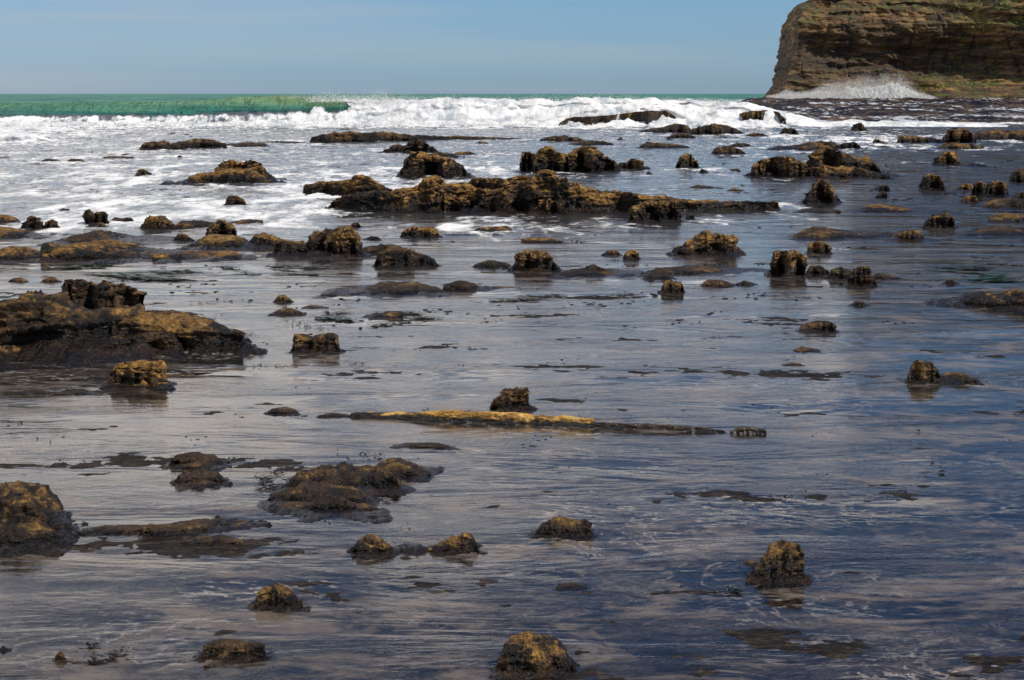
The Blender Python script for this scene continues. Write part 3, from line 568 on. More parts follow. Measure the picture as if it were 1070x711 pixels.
# ---------------------------------------------------------------- loose rubble and mussel clumps nobody could count
IVr = None
def rubble():
    t = (1+5**.5)/2
    v = np.array([(-1,t,0),(1,t,0),(-1,-t,0),(1,-t,0),(0,-1,t),(0,1,t),(0,-1,-t),(0,1,-t),(t,0,-1),(t,0,1),(-t,0,-1),(-t,0,1)], float); v /= np.linalg.norm(v[0])
    f = np.array([(0,11,5),(0,5,1),(0,1,7),(0,7,10),(0,10,11),(1,5,9),(5,11,4),(11,10,2),(10,7,6),(7,1,8),(3,9,4),(3,4,2),(3,2,6),(3,6,8),(3,8,9),(4,9,5),(2,4,11),(6,2,10),(8,6,7),(9,8,1)])
    cl = []
    for (n, p0, p1, sx, sm) in ((90, 128, 235, 9, 1.1), (110, 235, 350, 9, .8), (46, 350, 500, 9, .5), (34, 500, 705, 12, .42)):
        for i in range(n):
            px = rng.uniform(-60, 1130); py = rng.uniform(p0, p1)
            for k in range(rng.integers(2, 9)):
                qx = px+rng.normal()*sx; qy = py+rng.normal()*.7*max(1, (py-150)/110); y = float(dist(qy)); r = rng.uniform(.7, 2.3)*y/F*sm
                cl.append((float(lat(qx, qy))*y, y, r*rng.uniform(1, 2.2), r*rng.uniform(1., 2.5), r*rng.uniform(.35, .8)))
    cl = np.array(cl); n = len(cl)
    V = v[None]*(1+.22*rng.normal(size=(n, 12, 1)))*cl[:, None, 2:5]; V[:, :, 0] += cl[:, 0:1]; V[:, :, 1] += cl[:, 1:2]
    return V.reshape(-1, 3), (f[None]+12*np.arange(n)[:, None, None]).reshape(-1, 3)
Vr, Fr = rubble()
o = link('rubble', Vr, Fr, M_ROCK, smooth=False, attrs={'hn': np.clip(Vr[:, 2]*6, 0, .4)}); o['ochre'] = .3; o['moss'] = 0.; o['grain'] = 1.2
tag(o, 'small dark stones and shell clumps strewn over the shallow shore', 'rubble', kind='stuff')

# ---------------------------------------------------------------- floating weed
def weed(name, label, mat, pts, n, grp, ln=.5, cat='seaweed'):
    Vs, Fs = [], []
    for (px, py, hw, hh) in pts:
        for i in range(n):
            u, v = random.gauss(0, .45), random.gauss(0, .4); qx, qy = px, py
            if len(pts) > 1 and i % 3 == 0:
                o2 = pts[(pts.index((px, py, hw, hh))+1) % len(pts)]; tt = random.random(); qx = px+(o2[0]-px)*tt; qy = py+(o2[1]-py)*tt
            y = float(dist(qy+v*hh)); x = float(lat(qx+u*hw, qy))*y
            L = ln*hw/F*y*random.uniform(.3, 1.1); w = max(.009, .2*L)*random.uniform(.5, 1.4)*1.6
            an = random.gauss(0, .22); z0 = random.uniform(.006, .02); b = len(Vs)
            kx, ky = math.cos(an), math.sin(an); bend = random.uniform(-.35, .35)
            for s in range(5):
                tt = s/4*2-1; ww = w*(1-abs(tt)**2)+.001
                cx = x+kx*L*tt-ky*bend*L*tt*tt; cy = y+ky*L*tt+kx*bend*L*tt*tt
                zz = z0+.012*math.sin(tt*3+i)*random.uniform(.3, 1)
                Vs += [(cx-ky*ww, cy+kx*ww, zz), (cx+ky*ww, cy-kx*ww, zz+.004)]
            for s in range(4): Fs.append((b+2*s, b+2*s+1, b+2*s+3, b+2*s+2))
    V = np.array(Vs); org = V.mean(0); org[2] = 0
    o = link(name, V-org, np.array(Fs), mat); o.location = org
    tag(o, label, cat, grp, 'stuff' if len(pts) > 1 or name == 'kelp_strand' else None); return o
GW = 'green weed floating on the shallow water'
weed('seaweed', 'dark green weed strip between the rusty ledge and the big outcrop', M_WEED, [(70, 280, 22, 2), (105, 277, 16, 2)], 26, GW)
weed('seaweed', 'olive weed bed right above the big left outcrop', M_WEED, [(120, 287, 32, 2.5), (150, 291, 20, 2)], 34, GW)
weed('seaweed', 'dark weed bed under the right end of the rusty ledge', M_WEED, [(180, 284, 30, 3), (170, 293, 25, 1.5)], 34, GW)
weed('seaweed', 'green weed strip below the knobbed stump', M_WEED, [(240, 280, 14, 2), (262, 287, 14, 1.5)], 20, GW)
weed('seaweed', 'green weed strips below the lumpy ledge', M_WEED, [(295, 279, 22, 2), (330, 281, 18, 2), (310, 287, 26, 1.5)], 26, GW)
weed('seaweed', 'green weed strips trailing from the low reddish-black ledge', M_WEED, [(425, 328, 22, 2), (440, 333, 22, 1.5), (400, 340, 16, 2)], 26, GW)
weed('seaweed', 'green weed left of the low reddish-black ledge', M_WEED, [(350, 327, 12, 1.5), (360, 336, 20, 2), (340, 333, 16, 1.5)], 22, GW)
weed('seaweed', 'thin green weed line right of the dark hump ledge', M_WEED, [(530, 314, 22, 1.2), (560, 313, 20, 1.2)], 16, GW)
weed('seaweed', 'small dark green weed tuft in the centre below the thin bar', M_WEED, [(652, 307, 10, 1.6), (632, 311, 12, 1.2)], 16, GW)
weed('seaweed', 'bright green leaf of weed near the rounded olive stump', M_WEED, [(763, 618, 13, 2.6)], 16, GW)
weed('seaweed', 'murky olive weed patch at the right above the brown ledge', M_WEED, [(1010, 281, 30, 5), (1040, 293, 30, 4)], 40, GW)
GK = 'dark kelp strands on the water'
weed('kelp_strand', 'dark tangled kelp strand in the bottom left corner', M_KELP, [(100, 690, 22, 2), (128, 682, 18, 2), (95, 675, 8, 3)], 11, GK)
weed('kelp_strand', 'scatter of black kelp bits above the box-shaped stump', M_KELP, [(310, 338, 18, 5), (330, 343, 14, 3)], 22, GK, .12)
weed('kelp_strand', 'row of black kelp bits below the box-shaped stump', M_KELP, [(290, 383, 26, 2), (350, 379, 26, 2), (375, 381, 18, 1.5)], 16, GK, .12)
weed('kelp_strand', 'dark kelp bits above the foreground reef', M_KELP, [(383, 476, 26, 4)], 22, GK, .10)
weed('kelp_strand', 'black kelp streaks around the left end of the foreground reef', M_KELP, [(290, 497, 26, 4), (286, 510, 22, 4)], 22, GK, .3)
weed('kelp_strand', 'dark kelp fringe right of the big left outcrop', M_KELP, [(215, 317, 20, 1.5), (262, 350, 14, 4)], 14, GK, .2)
weed('kelp_strand', 'brown kelp bits on the water at the far left above the foreground boulder', M_KELP, [(65, 481, 8, 1.5), (20, 442, 10, 2), (150, 483, 8, 1.5)], 6, GK, .25)
weed('kelp_strand', 'thin dark kelp pieces scattered over the right foreground', M_KELP, [(820, 520, 12, 2), (985, 494, 14, 1.5), (960, 452, 8, 1)], 8, GK, .25)

# ---------------------------------------------------------------- the sea sheet
def rows():
    y = [1.5]
    while y[-1] < 26000:
        v = y[-1]
        if v < 8: d = .12
        elif v < 60: d = .0024*v
        elif v < 166: d = .16+.0010*v
        elif v < 196: d = .16
        elif v < 600: d = .0035*v
        elif v < 1500: d = .008*v
        else: d = .05*v
        y.append(v+d)
    return np.array(y)
YR = rows()
A = np.concatenate([np.linspace(-1.6, -.34, 22)[:-1], np.linspace(-.34, -.285, 20)[:-1], np.linspace(-.285, .285, 780), np.linspace(.285, .34, 20)[1:], np.linspace(.34, 1.6, 22)[1:]])
print('sea grid', len(YR), len(A))
Yg, Ag = np.meshgrid(YR, A, indexing='ij'); Xg = Ag*Yg
PX = CX+F*Ag; PY = HOR+F*CAMZ/Yg            # nearly the photo's rows for z = 0
# foam density: control rows (distance via row), columns
fr_rows = [99, 104, 112, 122, 130, 136, 146, 158, 172, 188, 204, 216, 228, 238, 250, 270, 400]
fr_cols = [-200, 0, 120, 240, 330, 430, 540, 640, 740, 830, 920, 1000, 1270]
FD = np.array([
 [.05,.05,.05,.05,.05,.08,.05,.05,.05,.05,.05,.05,.05],
 [.10,.10,.08,.08,.08,.12,.30,.40,.50,.60,.60,.50,.40],
 [.12,.12,.10,.10,.10,.30,.75,.75,.75,.75,.55,.45,.40],
 [.35,.30,.30,.30,.30,.60,.80,.80,.80,.75,.50,.45,.40],
 [.75,.75,.70,.75,.80,.85,.85,.85,.80,.65,.50,.45,.40],
 [.85,.80,.62,.50,.45,.40,.40,.45,.45,.52,.55,.50,.42],
 [.75,.72,.55,.45,.36,.35,.34,.34,.38,.52,.52,.48,.40],
 [.50,.52,.50,.45,.42,.42,.36,.28,.28,.42,.36,.32,.30],
 [.55,.56,.55,.52,.48,.46,.42,.26,.28,.30,.30,.26,.25],
 [.58,.58,.58,.56,.52,.46,.42,.30,.32,.24,.20,.18,.18],
 [.56,.56,.58,.60,.60,.40,.30,.32,.32,.20,.18,.18,.18],
 [.52,.52,.60,.66,.66,.42,.30,.36,.32,.18,.18,.20,.18],
 [.42,.44,.58,.60,.48,.44,.42,.44,.36,.24,.18,.18,.18],
 [.30,.30,.34,.36,.36,.38,.38,.38,.34,.22,.16,.16,.15],
 [.12,.14,.20,.24,.28,.30,.34,.36,.30,.22,.18,.18,.15],
 [0,0,0,.02,.06,.12,.16,.16,.14,.10,.08,.08,.05],
 [-.3]*13])
FD[5:13, :4] -= .06; FD[6:12, 6:] += .015; FD[11:15, 3:9] -= .05; FD[3:6, 9:] -= .12
ri = np.interp(PY, fr_rows, np.arange(len(fr_rows))); ci = np.interp(PX, fr_cols, np.arange(len(fr_cols)))
r0 = np.clip(ri.astype(int), 0, len(fr_rows)-2); c0 = np.clip(ci.astype(int), 0, len(fr_cols)-2); rf = ri-r0; cf = ci-c0
foam = (FD[r0, c0]*(1-cf)+FD[r0, c0+1]*cf)*(1-rf)+(FD[r0+1, c0]*(1-cf)+FD[r0+1, c0+1]*cf)*rf
foam = np.where(PY > 400, -.3, foam)
for o in ROCKS:
    cx, cy = o.location.x, o.location.y
    if cy < 38 or cy > 200: continue
    w_, d_ = o.dimensions.x*.52+.5, o.dimensions.y*.5+2.5
    i0, i1 = np.searchsorted(YR, [cy-3*d_, cy+3*d_]); sl = slice(i0, i1)
    e_ = ((Xg[sl]-cx)/w_)**2+((Yg[sl]-cy-.4)/d_)**2
    foam[sl] += .085*np.exp(-np.abs(e_-1)*1.6)*sstep(.1, .3, foam[sl])
Z = np.zeros_like(Yg)
# gentle chop on the shallow water
near = Yg < 210
amp = np.interp(YR, [5, 14, 25, 45, 60, 170, 210], [.0025, .004, .008, .018, .045, .07, 0])[:, None]
ampx = np.interp(A, [-.3, -.1, .05, .15, .3], [1.4, 1.1, .9, .6, .6])[None]
ch = fbm(Xg[near]*.55, Yg[near]*.9, 0, 4, .6)
Z[near] += (ch*(amp*ampx+0*Yg)[near])*1.6
fo = sstep(.25, .7, foam)
lump = fbm(Xg[near]*1.1+31, Yg[near]*.7, 2., 4, .6)
Z[near] += (fo[near]*(.05+.22*np.interp(Yg[near], [50, 110], [.35, 1])*lump))*(PY[near] < 245)
# open swell
far = (Yg > 190) & (Yg < 9000)
sw = fbm(Xg[far]*.006+3, Yg[far]*.028, 0, 3, .5)*.55+fbm(Xg[far]*.06, Yg[far]*.11, 4, 3, .55)*.30
Z[far] += sw*sstep(190, 260, Yg[far])*sstep(9000, 2500, Yg[far])
Z = np.where(Yg > 200, Z-.25*sstep(200, 300, Yg), Z)
# whitecaps on the swell crests
foam = np.where(far, foam+.0, foam)
fs = np.zeros_like(Z); fs[far] = sstep(.30, .52, fbm(Xg[far]*.03+9, Yg[far]*.03, 9, 4, .55))
foam = np.maximum(foam, fs*.62*(Yg > 230))
# the breaker: a ridge with a steep shoreward face
wx = np.array([-300, 0, 100, 200, 262, 290, 330, 400, 450, 540, 620, 700, 780, 850, 1300])
Hc = np.interp(PX, wx, [1.7, 1.8, 1.9, 2.0, 2.4, 2.45, 2.55, 2.5, 2.6, 2.5, 2.6, 2.45, 2.2, .6, .2])
Hc = Hc*(1+.16*fbm(PX/46, 3, 7, 4, .6)*sstep(250, 330, PX)+.05*fbm(PX/40, 3, 7, 3))
yf = 176+3.5*np.sin(PX/210)+1.2*fbm(PX/90, 11, 2, 3)
u = Yg-yf
face = np.where(u < 0, 0, np.where(u < 5, 1-(1-u/5)**2.6, np.exp(-((u-5)/11)**2)))
m = near | (Yg < 260)
wz = Hc*face
wn_ = fbm(PX/22, u*.35, 1, 4)
white = sstep(-.5, .6, u-(5.4-6.4*sstep(285, 440, PX)+2.2*wn_+4*sstep(300, 270, PX)))*sstep(262, 285, PX)
wn2 = fbm(PX/17+40, u*.4, 3, 4)
white = np.maximum(white, sstep(.5, -.4, u-(6.5*sstep(325, 425, PX)**1.5+4.5*wn2*sstep(290, 340, PX)))*sstep(300, 330, PX)*(u > 0))
roll = -fbm(Xg[m]*.27, wz[m]*.55+Yg[m]*.16, 5, 5, .5, True)
wz[m] += white[m]*face[m]*roll*.30
YD = np.zeros_like(Z); YD[m] = white[m]*face[m]*roll*1.7
Z = Z+wz
gz_ = np.zeros_like(Z); gz_[m] = fbm(Xg[m]*.35, Yg[m]*.9, 6, 4, .6, True); Z += gz_*.30*sstep(.8, 2.5, u)*sstep(22, 9, u)*(1-white)
sp_ = np.zeros_like(Z); sp_[m] = sstep(.28, .5, fbm(Xg[m]*.12, Yg[m]*.5, 12, 4, .6))
sp_ = sp_*((u > 1.5) & (u < 26))*.70
# foam roll at the foot
fh = np.interp(PX, [-300, 0, 40, 60, 150, 260, 380, 540, 700, 800, 840, 1300], [.8, .8, .8, .45, .5, .5, .7, .9, .9, .6, .1, .1])*(1+.55*fbm(PX/38, 8, 4, 4))
fr_ = np.exp(-((u+1.6)/1.3)**2)
rl = np.zeros_like(Z); rl[m] = -fbm(Xg[m]*.35+5, Yg[m]*.6, 8, 4, .55, True)*.8
Z += fh*fr_*(1+.9*rl)
foam = np.maximum(foam, np.where((np.abs(u+1.5) < 2.4), .95*sstep(2.4, 1.2, np.abs(u+1.5))*sstep(860, 800, PX)+.1*rl, -1))
foam = np.maximum(foam, white*np.where((u > -3) & (u < 14), 1.0, 0))
body = ((u > .2) & (u < 26))*(1-white)
foam = foam*(1-body)+body*np.clip(foam, 0, .10+.9*sstep(1.6, .4, u))
crest = np.exp(-((u-5.6)/.7)**2)*sstep(265, 285, PX)*sstep(410, 380, PX)
foam = np.maximum(foam, sp_*(1-white))
foam = np.maximum(foam, crest*(.62+.9*fbm(PX/12, u*.3, 2, 3)))
thin = sstep(1.0, 3.2, u)*sstep(7.5, 5.0, u)*(.35+.65*sstep(200, 330, PX))*np.where(near, 1, 0)*.85
# surge hump at the left
su = np.exp(-((Yg-124)/5)**2)*sstep(62, 20, PX)
Z += su*(.75+.5*rl); foam = np.maximum(foam, su*1.3)
deep = sstep(172, 180, Yg)*np.where(u > 1.2, 1, 0)*1.0
deep = np.maximum(deep, (Yg > 200)*1.0)
milk = np.interp(YR, [12, 30, 50, 70, 120], [.0, .06, .25, .5, .65])[:, None]+0*Yg
milk = milk*np.interp(PX, [0, 500, 900], [1, .9, .6])
rip = np.interp(YR, [5, 10, 20, 40, 60, 120, 250], [.26, .28, .36, .55, .9, 1.6, 2.])[:, None]+0*Yg
V = np.stack([Xg, Yg+YD, Z], -1).reshape(-1, 3)
fq = grid_faces(len(YR), len(A))
fu = u.reshape(-1)[fq[:, 0]]; fpx = PX.reshape(-1)[fq[:, 0]]
wm = (fu > -4) & (fu < 16) & (fpx > -230) & (fpx < 850)
suds = np.interp(YR, [9, 14, 30, 50], [.8, .85, .6, 0])[:, None]+0*Yg
at = dict(suds=suds, foam=foam, deep=deep, milk=milk, rip=rip, thin=thin); at = {k: v.reshape(-1) for k, v in at.items()}
def sub(name, mask):
    ff = fq[mask]; idx, inv = np.unique(ff, return_inverse=True)
    return link(name, V[idx], inv.reshape(-1, 4), M_WATER, attrs={k: v[idx] for k, v in at.items()})
tag(sub('sea', ~wm), kind='structure')
tag(sub('breaking_wave', wm), kind='structure')

# seabed
yb = np.concatenate([np.linspace(-60, 4, 12), np.geomspace(4.4, 8, 40), np.geomspace(8.02, 70, 760), np.geomspace(72, 26000, 60)])
ab = np.concatenate([np.linspace(-1.6, -.34, 22)[:-1], np.linspace(-.34, .34, 760), np.linspace(.34, 1.6, 22)[1:]])
Yb, Ab = np.meshgrid(yb, ab, indexing='ij'); Xb = Ab*(np.abs(Yb)+30*(Yb < 4))
b1 = fbm(Xb*.42+3, Yb*.75, 1, 5, .6); b2 = fbm(Xb*2.6, Yb*3.4, 5, 4, .62)
b3 = fbm(Xb*9, Yb*11, 7, 3, .6)
Zb = -.0158+.052*b1+.026*b2+.009*b3
Zb = np.where(Zb > 0, np.minimum(Zb, .04)*.45, Zb)
Zb = Zb-np.interp(Yb, [30, 60, 160, 400], [0, .03, .5, 6])
tag(link('seabed', np.stack([Xb, Yb, Zb], -1).reshape(-1, 3), grid_faces(len(yb), len(ab)), M_BED), kind='structure')

# ---------------------------------------------------------------- rock shelf at the foot of the cliff
ys = np.geomspace(150, 520, 620); as_ = np.linspace(.11, .46, 520)
Ys, As = np.meshgrid(ys, as_, indexing='ij'); Xs = As*Ys; PXs = CX+F*As
edge = np.interp(PXs, [755, 790, 830, 900, 1000, 1100, 1300], [330, 200, 178, 172, 168, 168, 168])
ram = sstep(0, 1, (Ys-edge)/170)
Zs = -.55+.62*sstep(-6, 10, Ys-edge+10*fbm(Xs*.12, Ys*.05, 3, 3))+1.35*ram
st_ = fbm(Xs*.09, Ys*.045, 0, 5, .6)*.75+fbm(Xs*.6, Ys*.2, 3, 4, .6)*.22
Zs += st_*(.8+1.1*ram)+.18*fbm(Xs*1.2, Ys*.5, 6, 4, .6, True)
Zs -= 1.4*sstep(785, 760, PXs)
tag(link('rock_shelf', np.stack([Xs, Ys, Zs], -1).reshape(-1, 3), grid_faces(len(ys), len(as_)), M_SHELF), kind='structure')

# ---------------------------------------------------------------- cliff
YC = 480.
zc = np.linspace(-2, 52, 400)
prof_x = np.interp(zc, [-2, 0, 3, 5.4, 9, 15.7, 20.5, 23.6, 26.5, 30, 36, 44, 52], [62, 64.8, 67.2, 68.9, 69.8, 71.3, 71.5, 72.8, 75.6, 84, 96, 112, 130])-69.
prof_y = np.interp(zc, [-2, 0, 2.5, 5.5, 7, 10, 14, 16.5, 18, 20.5, 23, 25, 27, 31, 36, 44, 52], [-13, -11, -8, -2.5, .6, 3.2, 3.9, 3.0, 1.0, .9, 3.5, 6.0, 8.5, 17, 27, 42, 60])
n1 = 90; n2 = 820
# plan path of the face: runs back on the left, turns the corner, then crosses to the right
s1 = np.linspace(0, 1, n1)
bx = np.concatenate([69+6*(1-s1)**2, 69+np.linspace(0, 1, n2)*150]); by = np.concatenate([YC+70*(1-s1), np.full(n2, YC)])
by[n1:] += -10*sstep(40, 110, bx[n1:]-69)+6*np.sin((bx[n1:]-69)/17)*sstep(0, 20, bx[n1:]-69)
cornr = np.concatenate([np.zeros(n1), sstep(0, 9, bx[n1:]-69)])
wl = np.concatenate([np.ones(n1), sstep(26, 0, bx[n1:]-69)])
Zc = zc[:, None]+0*bx[None]
Xc = bx[None]+prof_x[:, None]*wl[None]
Yc = by[None]+prof_y[:, None]*(.35+.65*cornr[None])*(.75+1.0*perlin(Xc*.045, .5, Zc*.05))
lf = .5+.5*np.sin(bx/9.)[None]
zt = Zc+.05*(Xc-69)+1.2*fbm(Xc*.04, Yc*.04, 1, 3)
d = 3.0*fbm(Xc*.09, Yc*.07, Zc*.12, 4, .55)+1.5*fbm(Xc*.10, Yc*.06, zt*.6, 5, .62)+1.3*fbm(Xc*.35, Yc*.3, zt*.6, 6, .66, True)
stp = perlin(Xc*.06, Yc*.02, zt*.5); d += .8*np.clip(stp*4, -1, 1)
d += 1.3*np.abs(perlin(Xc*.28, Yc*.1, zt*.22))-0.7*sstep(.12, .0, np.abs(perlin(Xc*.16+4, 1., zt*.07)))*sstep(5, 9, Zc)
amp_ = np.interp(Zc, [0, 6, 50], [.5, .9, 1.0])
Yc = Yc-d*amp_*(.5+.5*cornr[None]); Xc = Xc-d*.5*amp_*(1-cornr[None]*.9)
Zc2 = Zc+.5*fbm(Xc*.1, Yc*.1, Zc*.1, 3)
cl = link('sea_cliff', np.stack([Xc, Yc, Zc2], -1).reshape(-1, 3), grid_faces(len(zc), len(bx)), M_CLIFF)
tag(cl, kind='structure')
# plants on the cliff: leaf clumps where the rock leans back
Vv, Fv = [], []
PXc = CX+F*Xc/Yc; PYc = HOR+F*(CAMZ-Zc2)/Yc
nzv = np.gradient(Yc, axis=0)/np.gradient(Zc2, axis=0)
gn = fbm(Xc*.10, Yc*.10, Zc*.18, 4, .6)
zone = np.where((PXc > 1000) & (PYc < 34), .5, 0)+np.where((PXc > 960) & (PXc < 1040) & (PYc > 68) & (PYc < 92), .52, 0)+np.where((PXc > 985) & (PXc < 1000) & (PYc > 40) & (PYc < 75), .25, 0)+np.where((PXc > 930) & (PYc < 12), .22, 0)+np.where(PYc < -8, .45, 0)+np.where((PXc > 870) & (PYc > 88) & (PYc < 98), .12, 0)
w = np.clip(gn+zone-.22, 0, 1)*(zone > 0); cand = np.argwhere(w > 0)
cand = cand[rng.permutation(len(cand))[:11000]]
for (i, j) in cand:
    c = np.array([Xc[i, j], Yc[i, j]-.25, Zc2[i, j]+.1]); r = .32
    for q in range(3):
        a3 = rng.normal(size=3)*r*.8; n_ = rng.normal(size=3); n_ /= np.linalg.norm(n_); t_ = np.cross(n_, rng.normal(size=3)); t_ /= np.linalg.norm(t_); b_ = np.cross(n_, t_)
        k = len(Vv); s_ = rng.uniform(.12, .34)
        Vv += [c+a3-t_*s_, c+a3-b_*s_*.5, c+a3+t_*s_, c+a3+b_*s_*.5]; Fv.append((k, k+1, k+2, k+3))
if Vv: tag(link('cliff_plants', np.array(Vv), np.array(Fv), M_VEG, smooth=False), 'green scrub and moss growing over the ledges of the cliff', 'vegetation', kind='stuff')

# ---------------------------------------------------------------- spray and flying foam: countless small drops and clots
ico_v = None
def ico():
    t = (1+5**.5)/2
    v = np.array([(-1,t,0),(1,t,0),(-1,-t,0),(1,-t,0),(0,-1,t),(0,1,t),(0,-1,-t),(0,1,-t),(t,0,-1),(t,0,1),(-t,0,-1),(-t,0,1)], float); v /= np.linalg.norm(v[0])
    f = np.array([(0,11,5),(0,5,1),(0,1,7),(0,7,10),(0,10,11),(1,5,9),(5,11,4),(11,10,2),(10,7,6),(7,1,8),(3,9,4),(3,4,2),(3,2,6),(3,6,8),(3,8,9),(4,9,5),(2,4,11),(6,2,10),(8,6,7),(9,8,1)])
    return v, f
IV, IF = ico()
def clots(name, label, P_, R_, smooth=True):
    n = len(P_); V = P_[:, None]+IV[None]*R_[:, None, None]*(1+.25*rng.normal(size=(n, 12, 1)))
    Fc = (IF[None]+12*np.arange(n)[:, None, None]).reshape(-1, 3)
    o = link(name, V.reshape(-1, 3), Fc, M_FOAM, smooth=smooth); tag(o, label, 'spray', kind='stuff')
def plume(top, y0, base_z, n, depth, rmin, rmax, edge=1.):
    xs = np.array([p[0] for p in top]); zs = np.array([CAMZ+(HOR-p[1])*y0/F for p in top])
    px = rng.uniform(xs[0], xs[-1], n); h = np.interp(px, xs, zs)
    h = base_z+(h-base_z)*(1+.55*fbm(px/14, .3, 2, 4))
    t = rng.beta(1.1, 1.25, n)
    y = y0+rng.normal(size=n)*depth*(1-.6*t)
    z = base_z+(h-base_z)*t*1.08
    r = np.interp(t, [0, .6, 1.0], [rmax, rmax*.6, rmin])*rng.uniform(.4, 1.1, n)
    x = (px-CX)/F*y0+rng.normal(size=n)*.35
    return np.stack([x, y, z], 1), r
def body(name, label, top, y0, base_z, depth, lump=1.):
    xs = np.array([p[0] for p in top]); zs = np.array([CAMZ+(HOR-p[1])*y0/F for p in top])
    nc = int((xs[-1]-xs[0])*3); px = np.linspace(xs[0], xs[-1], nc); h = np.maximum(np.interp(px, xs, zs)-base_z, .05)
    h = h*(1+.45*fbm(px/17, 1.3, 2, 4))
    nr = 90; t = np.linspace(0, math.pi, nr)[:, None]; x = (px-CX)/F*y0
    tp = np.clip(1-np.abs(np.linspace(-1, 1, nc))**3, .05, 1)**.5
    Y = y0-depth*tp[None]*np.cos(t)*(.5+.5*h/h.max())[None]; Zb_ = h[None]*np.sin(t)**.8; X = x[None]+0*Y
    n = -fbm(X*.55, Y*.55, Zb_*.55, 5, .6, True); f2 = np.sin(t)**.5; n = n+.5*fbm(X*1.7, Y*1.7, Zb_*1.7, 3, .6)
    Y = Y-np.cos(t)*n*.9*lump; Zb_ = base_z+Zb_*(1+.18*n)*1.0+n*.45*f2*lump; X = X+.5*lump*fbm(X*.8+7, Y*.8, Zb_*.8, 3)*f2
    return link(name, np.stack([X, Y, Zb_], -1).reshape(-1, 3), grid_faces(nr, nc)[:, ::-1], M_FOAM)
TOPS = [(800, 102), (815, 99), (822, 97), (830, 99), (845, 97), (860, 96), (875, 93), (893, 90), (910, 87), (925, 86), (938, 88), (946, 93), (955, 98), (972, 102)]
cb = body('cliff_surf', None, TOPS, 463, .2, 8.); tag(cb, 'thick white body of surf thrown up against the foot of the cliff', 'surf', kind='stuff')
p1, q1 = plume([(800, 101), (815, 97), (822, 93), (830, 97), (845, 94), (860, 91), (875, 87), (893, 83), (910, 81), (925, 80.5), (938, 81), (946, 88), (955, 96), (972, 101)], 460, 1.5, 24000, 2.6, .04, .10)
p2, q2 = plume([(850, 102), (960, 102), (1010, 102), (1070, 102)], 458, .8, 900, 2.0, .05, .15)
p3, q3 = plume([(850, 92), (880, 80), (900, 76), (925, 75), (940, 78), (950, 88)], 462, 1.5, 8000, 2.4, .03, .06)
clots('cliff_splash', 'white burst of spray where the surf hits the foot of the cliff', np.concatenate([p1, p2, p3]), np.concatenate([q1, q2, q3]))
a1, b1_ = plume([(325, 101), (337, 100), (342, 95), (346, 97), (358, 99), (372, 100), (392, 98), (398, 94.5), (404, 98), (412, 101)], 181, 2.2, 2600, .8, .015, .045)
a2, b2_ = plume([(300, 100.5), (340, 93), (370, 95), (398, 91), (425, 97), (440, 101)], 182, 2.5, 2200, .9, .010, .022)
a3, b3 = plume([(400, 102), (430, 101), (480, 100.5), (540, 101), (560, 100.5), (600, 99), (622, 97.5), (640, 100), (680, 100), (700, 101), (750, 102.5)], 181, 2.1, 3500, 1.0, .015, .05)
a4, b4 = plume([(-15, 124), (0, 122.5), (20, 121.5), (35, 124), (46, 131)], 122, .8, 400, .8, .015, .05)
a5, b5 = plume([(-60, 126), (100, 127), (160, 125), (200, 124), (215, 122.5), (260, 126), (330, 125), (400, 124), (520, 128), (700, 128), (800, 128)], 174.5, .15, 2500, .9, .02, .09)
clots('wave_spray', 'spray and torn white foam along the crest and foot of the breaking wave', np.concatenate([a1, a2, a3, a4, a5]), np.concatenate([b1_, b2_, b3, b4, b5]))

# ---------------------------------------------------------------- world, sun, camera
SUN_EL, SUN_AZ = 48., 118.        # azimuth measured from the view direction, negative = left
w = bpy.data.worlds.new('World'); scene.world = w; w.use_nodes = True; t = w.node_tree; t.nodes.clear()
out = t.nodes.new('ShaderNodeOutputWorld'); bg = t.nodes.new('ShaderNodeBackground'); bg.inputs[1].default_value = .10
sky = t.nodes.new('ShaderNodeTexSky'); sky.sky_type = 'NISHITA'; sky.sun_disc = False
sky.sun_elevation = math.radians(SUN_EL); sky.sun_rotation = math.radians(SUN_AZ)
sky.air_density = 1.; sky.dust_density = .4; sky.ozone_density = 2.5
tc = t.nodes.new('ShaderNodeTexCoord')
def wn(typ, **kw):
    nd = t.nodes.new(typ)
    for k, v in kw.items():
        if k.startswith('i_'):
            k = k[2:]; k = int(k) if k.isdigit() else k
            if isinstance(v, bpy.types.NodeSocket): t.links.new(v, nd.inputs[k])
            else: nd.inputs[k].default_value = v
        else: setattr(nd, k, v)
    return nd
sep = wn('ShaderNodeSeparateXYZ', i_0=tc.outputs['Generated'])
zz = wn('ShaderNodeMath', operation='ADD', i_0=wn('ShaderNodeMath', operation='MAXIMUM', i_0=sep.outputs[2], i_1=0.).outputs[0], i_1=.10)
inv = wn('ShaderNodeMath', operation='DIVIDE', i_0=1., i_1=zz.outputs[0])
pl = wn('ShaderNodeVectorMath', operation='SCALE', i_0=tc.outputs['Generated'], i_Scale=inv.outputs[0])
cn = wn('ShaderNodeTexNoise', i_Vector=pl.outputs[0], i_Scale=2.5, i_Detail=8., i_Roughness=.64, i_Distortion=.7)
xb = wn('ShaderNodeMath', operation='MULTIPLY_ADD', i_0=sep.outputs[0], i_1=-.40, i_2=cn.outputs[0])
xe = wn('ShaderNodeMath', operation='MULTIPLY_ADD', i_0=sep.outputs[2], i_1=-.62, i_2=xb.outputs[0])
cm = wn('ShaderNodeMapRange', i_0=xe.outputs[0], i_1=.365, i_2=.48); cm.interpolation_type = 'SMOOTHSTEP'
el = wn('ShaderNodeMapRange', i_0=sep.outputs[2], i_1=.05, i_2=.10); el.interpolation_type = 'SMOOTHSTEP'
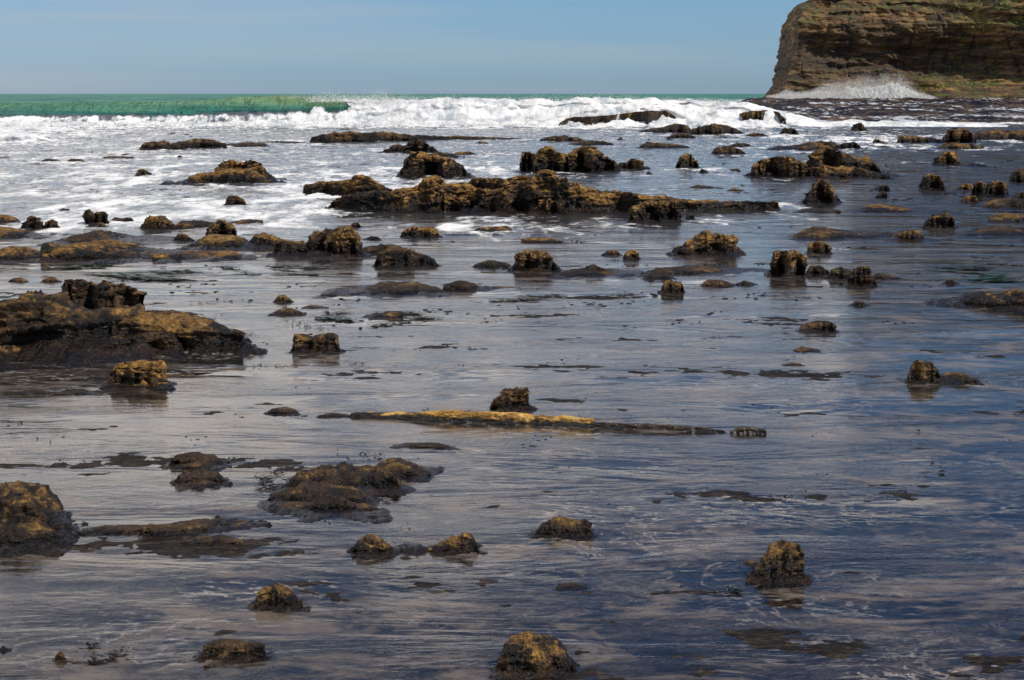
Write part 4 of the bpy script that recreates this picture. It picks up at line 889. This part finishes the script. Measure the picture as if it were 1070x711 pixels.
mk = wn('ShaderNodeMath', operation='MULTIPLY', i_0=cm.outputs[0], i_1=el.outputs[0])
mk2 = wn('ShaderNodeMath', operation='MULTIPLY', i_0=mk.outputs[0], i_1=.85)
tz = wn('ShaderNodeMapRange', i_0=sep.outputs[2], i_1=0., i_2=.10)
tcol = wn('ShaderNodeMix', data_type='RGBA', i_0=tz.outputs[0], i_6=(.44, .66, 1.10, 1), i_7=(.35, .55, .80, 1))
tint = wn('ShaderNodeMix', data_type='RGBA', blend_type='MULTIPLY', i_0=1., i_6=sky.outputs[0], i_7=tcol.outputs[2])
# thin low cirrus near the horizon on the left
cs = wn('ShaderNodeVectorMath', operation='MULTIPLY', i_0=tc.outputs['Generated'], i_1=(3, 3, 70))
cz = wn('ShaderNodeTexNoise', i_Vector=cs.outputs[0], i_Scale=1., i_Detail=5., i_Roughness=.55)
czb = wn('ShaderNodeMath', operation='MULTIPLY_ADD', i_0=sep.outputs[0], i_1=-.6, i_2=cz.outputs[0])
czm = wn('ShaderNodeMapRange', i_0=czb.outputs[0], i_1=.45, i_2=.78, i_4=.4)
c0_ = wn('ShaderNodeMix', data_type='RGBA', i_0=czm.outputs[0], i_6=tint.outputs[2], i_7=(4.3, 4.5, 4.8, 1))
cc = wn('ShaderNodeMix', data_type='RGBA', i_0=mk2.outputs[0], i_6=c0_.outputs[2], i_7=(13.5, 12.6, 11.8, 1))
t.links.new(cc.outputs[2], bg.inputs[0]); t.links.new(bg.outputs[0], out.inputs[0])

sd = bpy.data.lights.new('sun', 'SUN'); sd.energy = 3.6; sd.angle = math.radians(.5); sd.color = (1., .94, .84)
so = bpy.data.objects.new('sun', sd); C.objects.link(so)
from mathutils import Vector
el_, az_ = math.radians(SUN_EL), math.radians(SUN_AZ)
sdir = Vector((math.sin(az_)*math.cos(el_), math.cos(az_)*math.cos(el_), math.sin(el_)))
so.rotation_euler = (-sdir).to_track_quat('-Z', 'Y').to_euler()

cd = bpy.data.cameras.new('camera'); cam = bpy.data.objects.new('camera', cd); C.objects.link(cam)
cd.sensor_width = 36; cd.lens = 36*F/1070; cd.clip_start = .1; cd.clip_end = 60000
cam.location = (0, 0, CAMZ); cam.rotation_euler = (math.pi/2-P, 0, 0)
scene.camera = cam
scene.render.engine = 'CYCLES'
scene.cycles.max_bounces = 6; scene.cycles.transparent_max_bounces = 8
scene.view_settings.view_transform = 'Standard'; scene.view_settings.look = 'None'
scene.view_settings.exposure = 0.12; scene.view_settings.gamma = 1
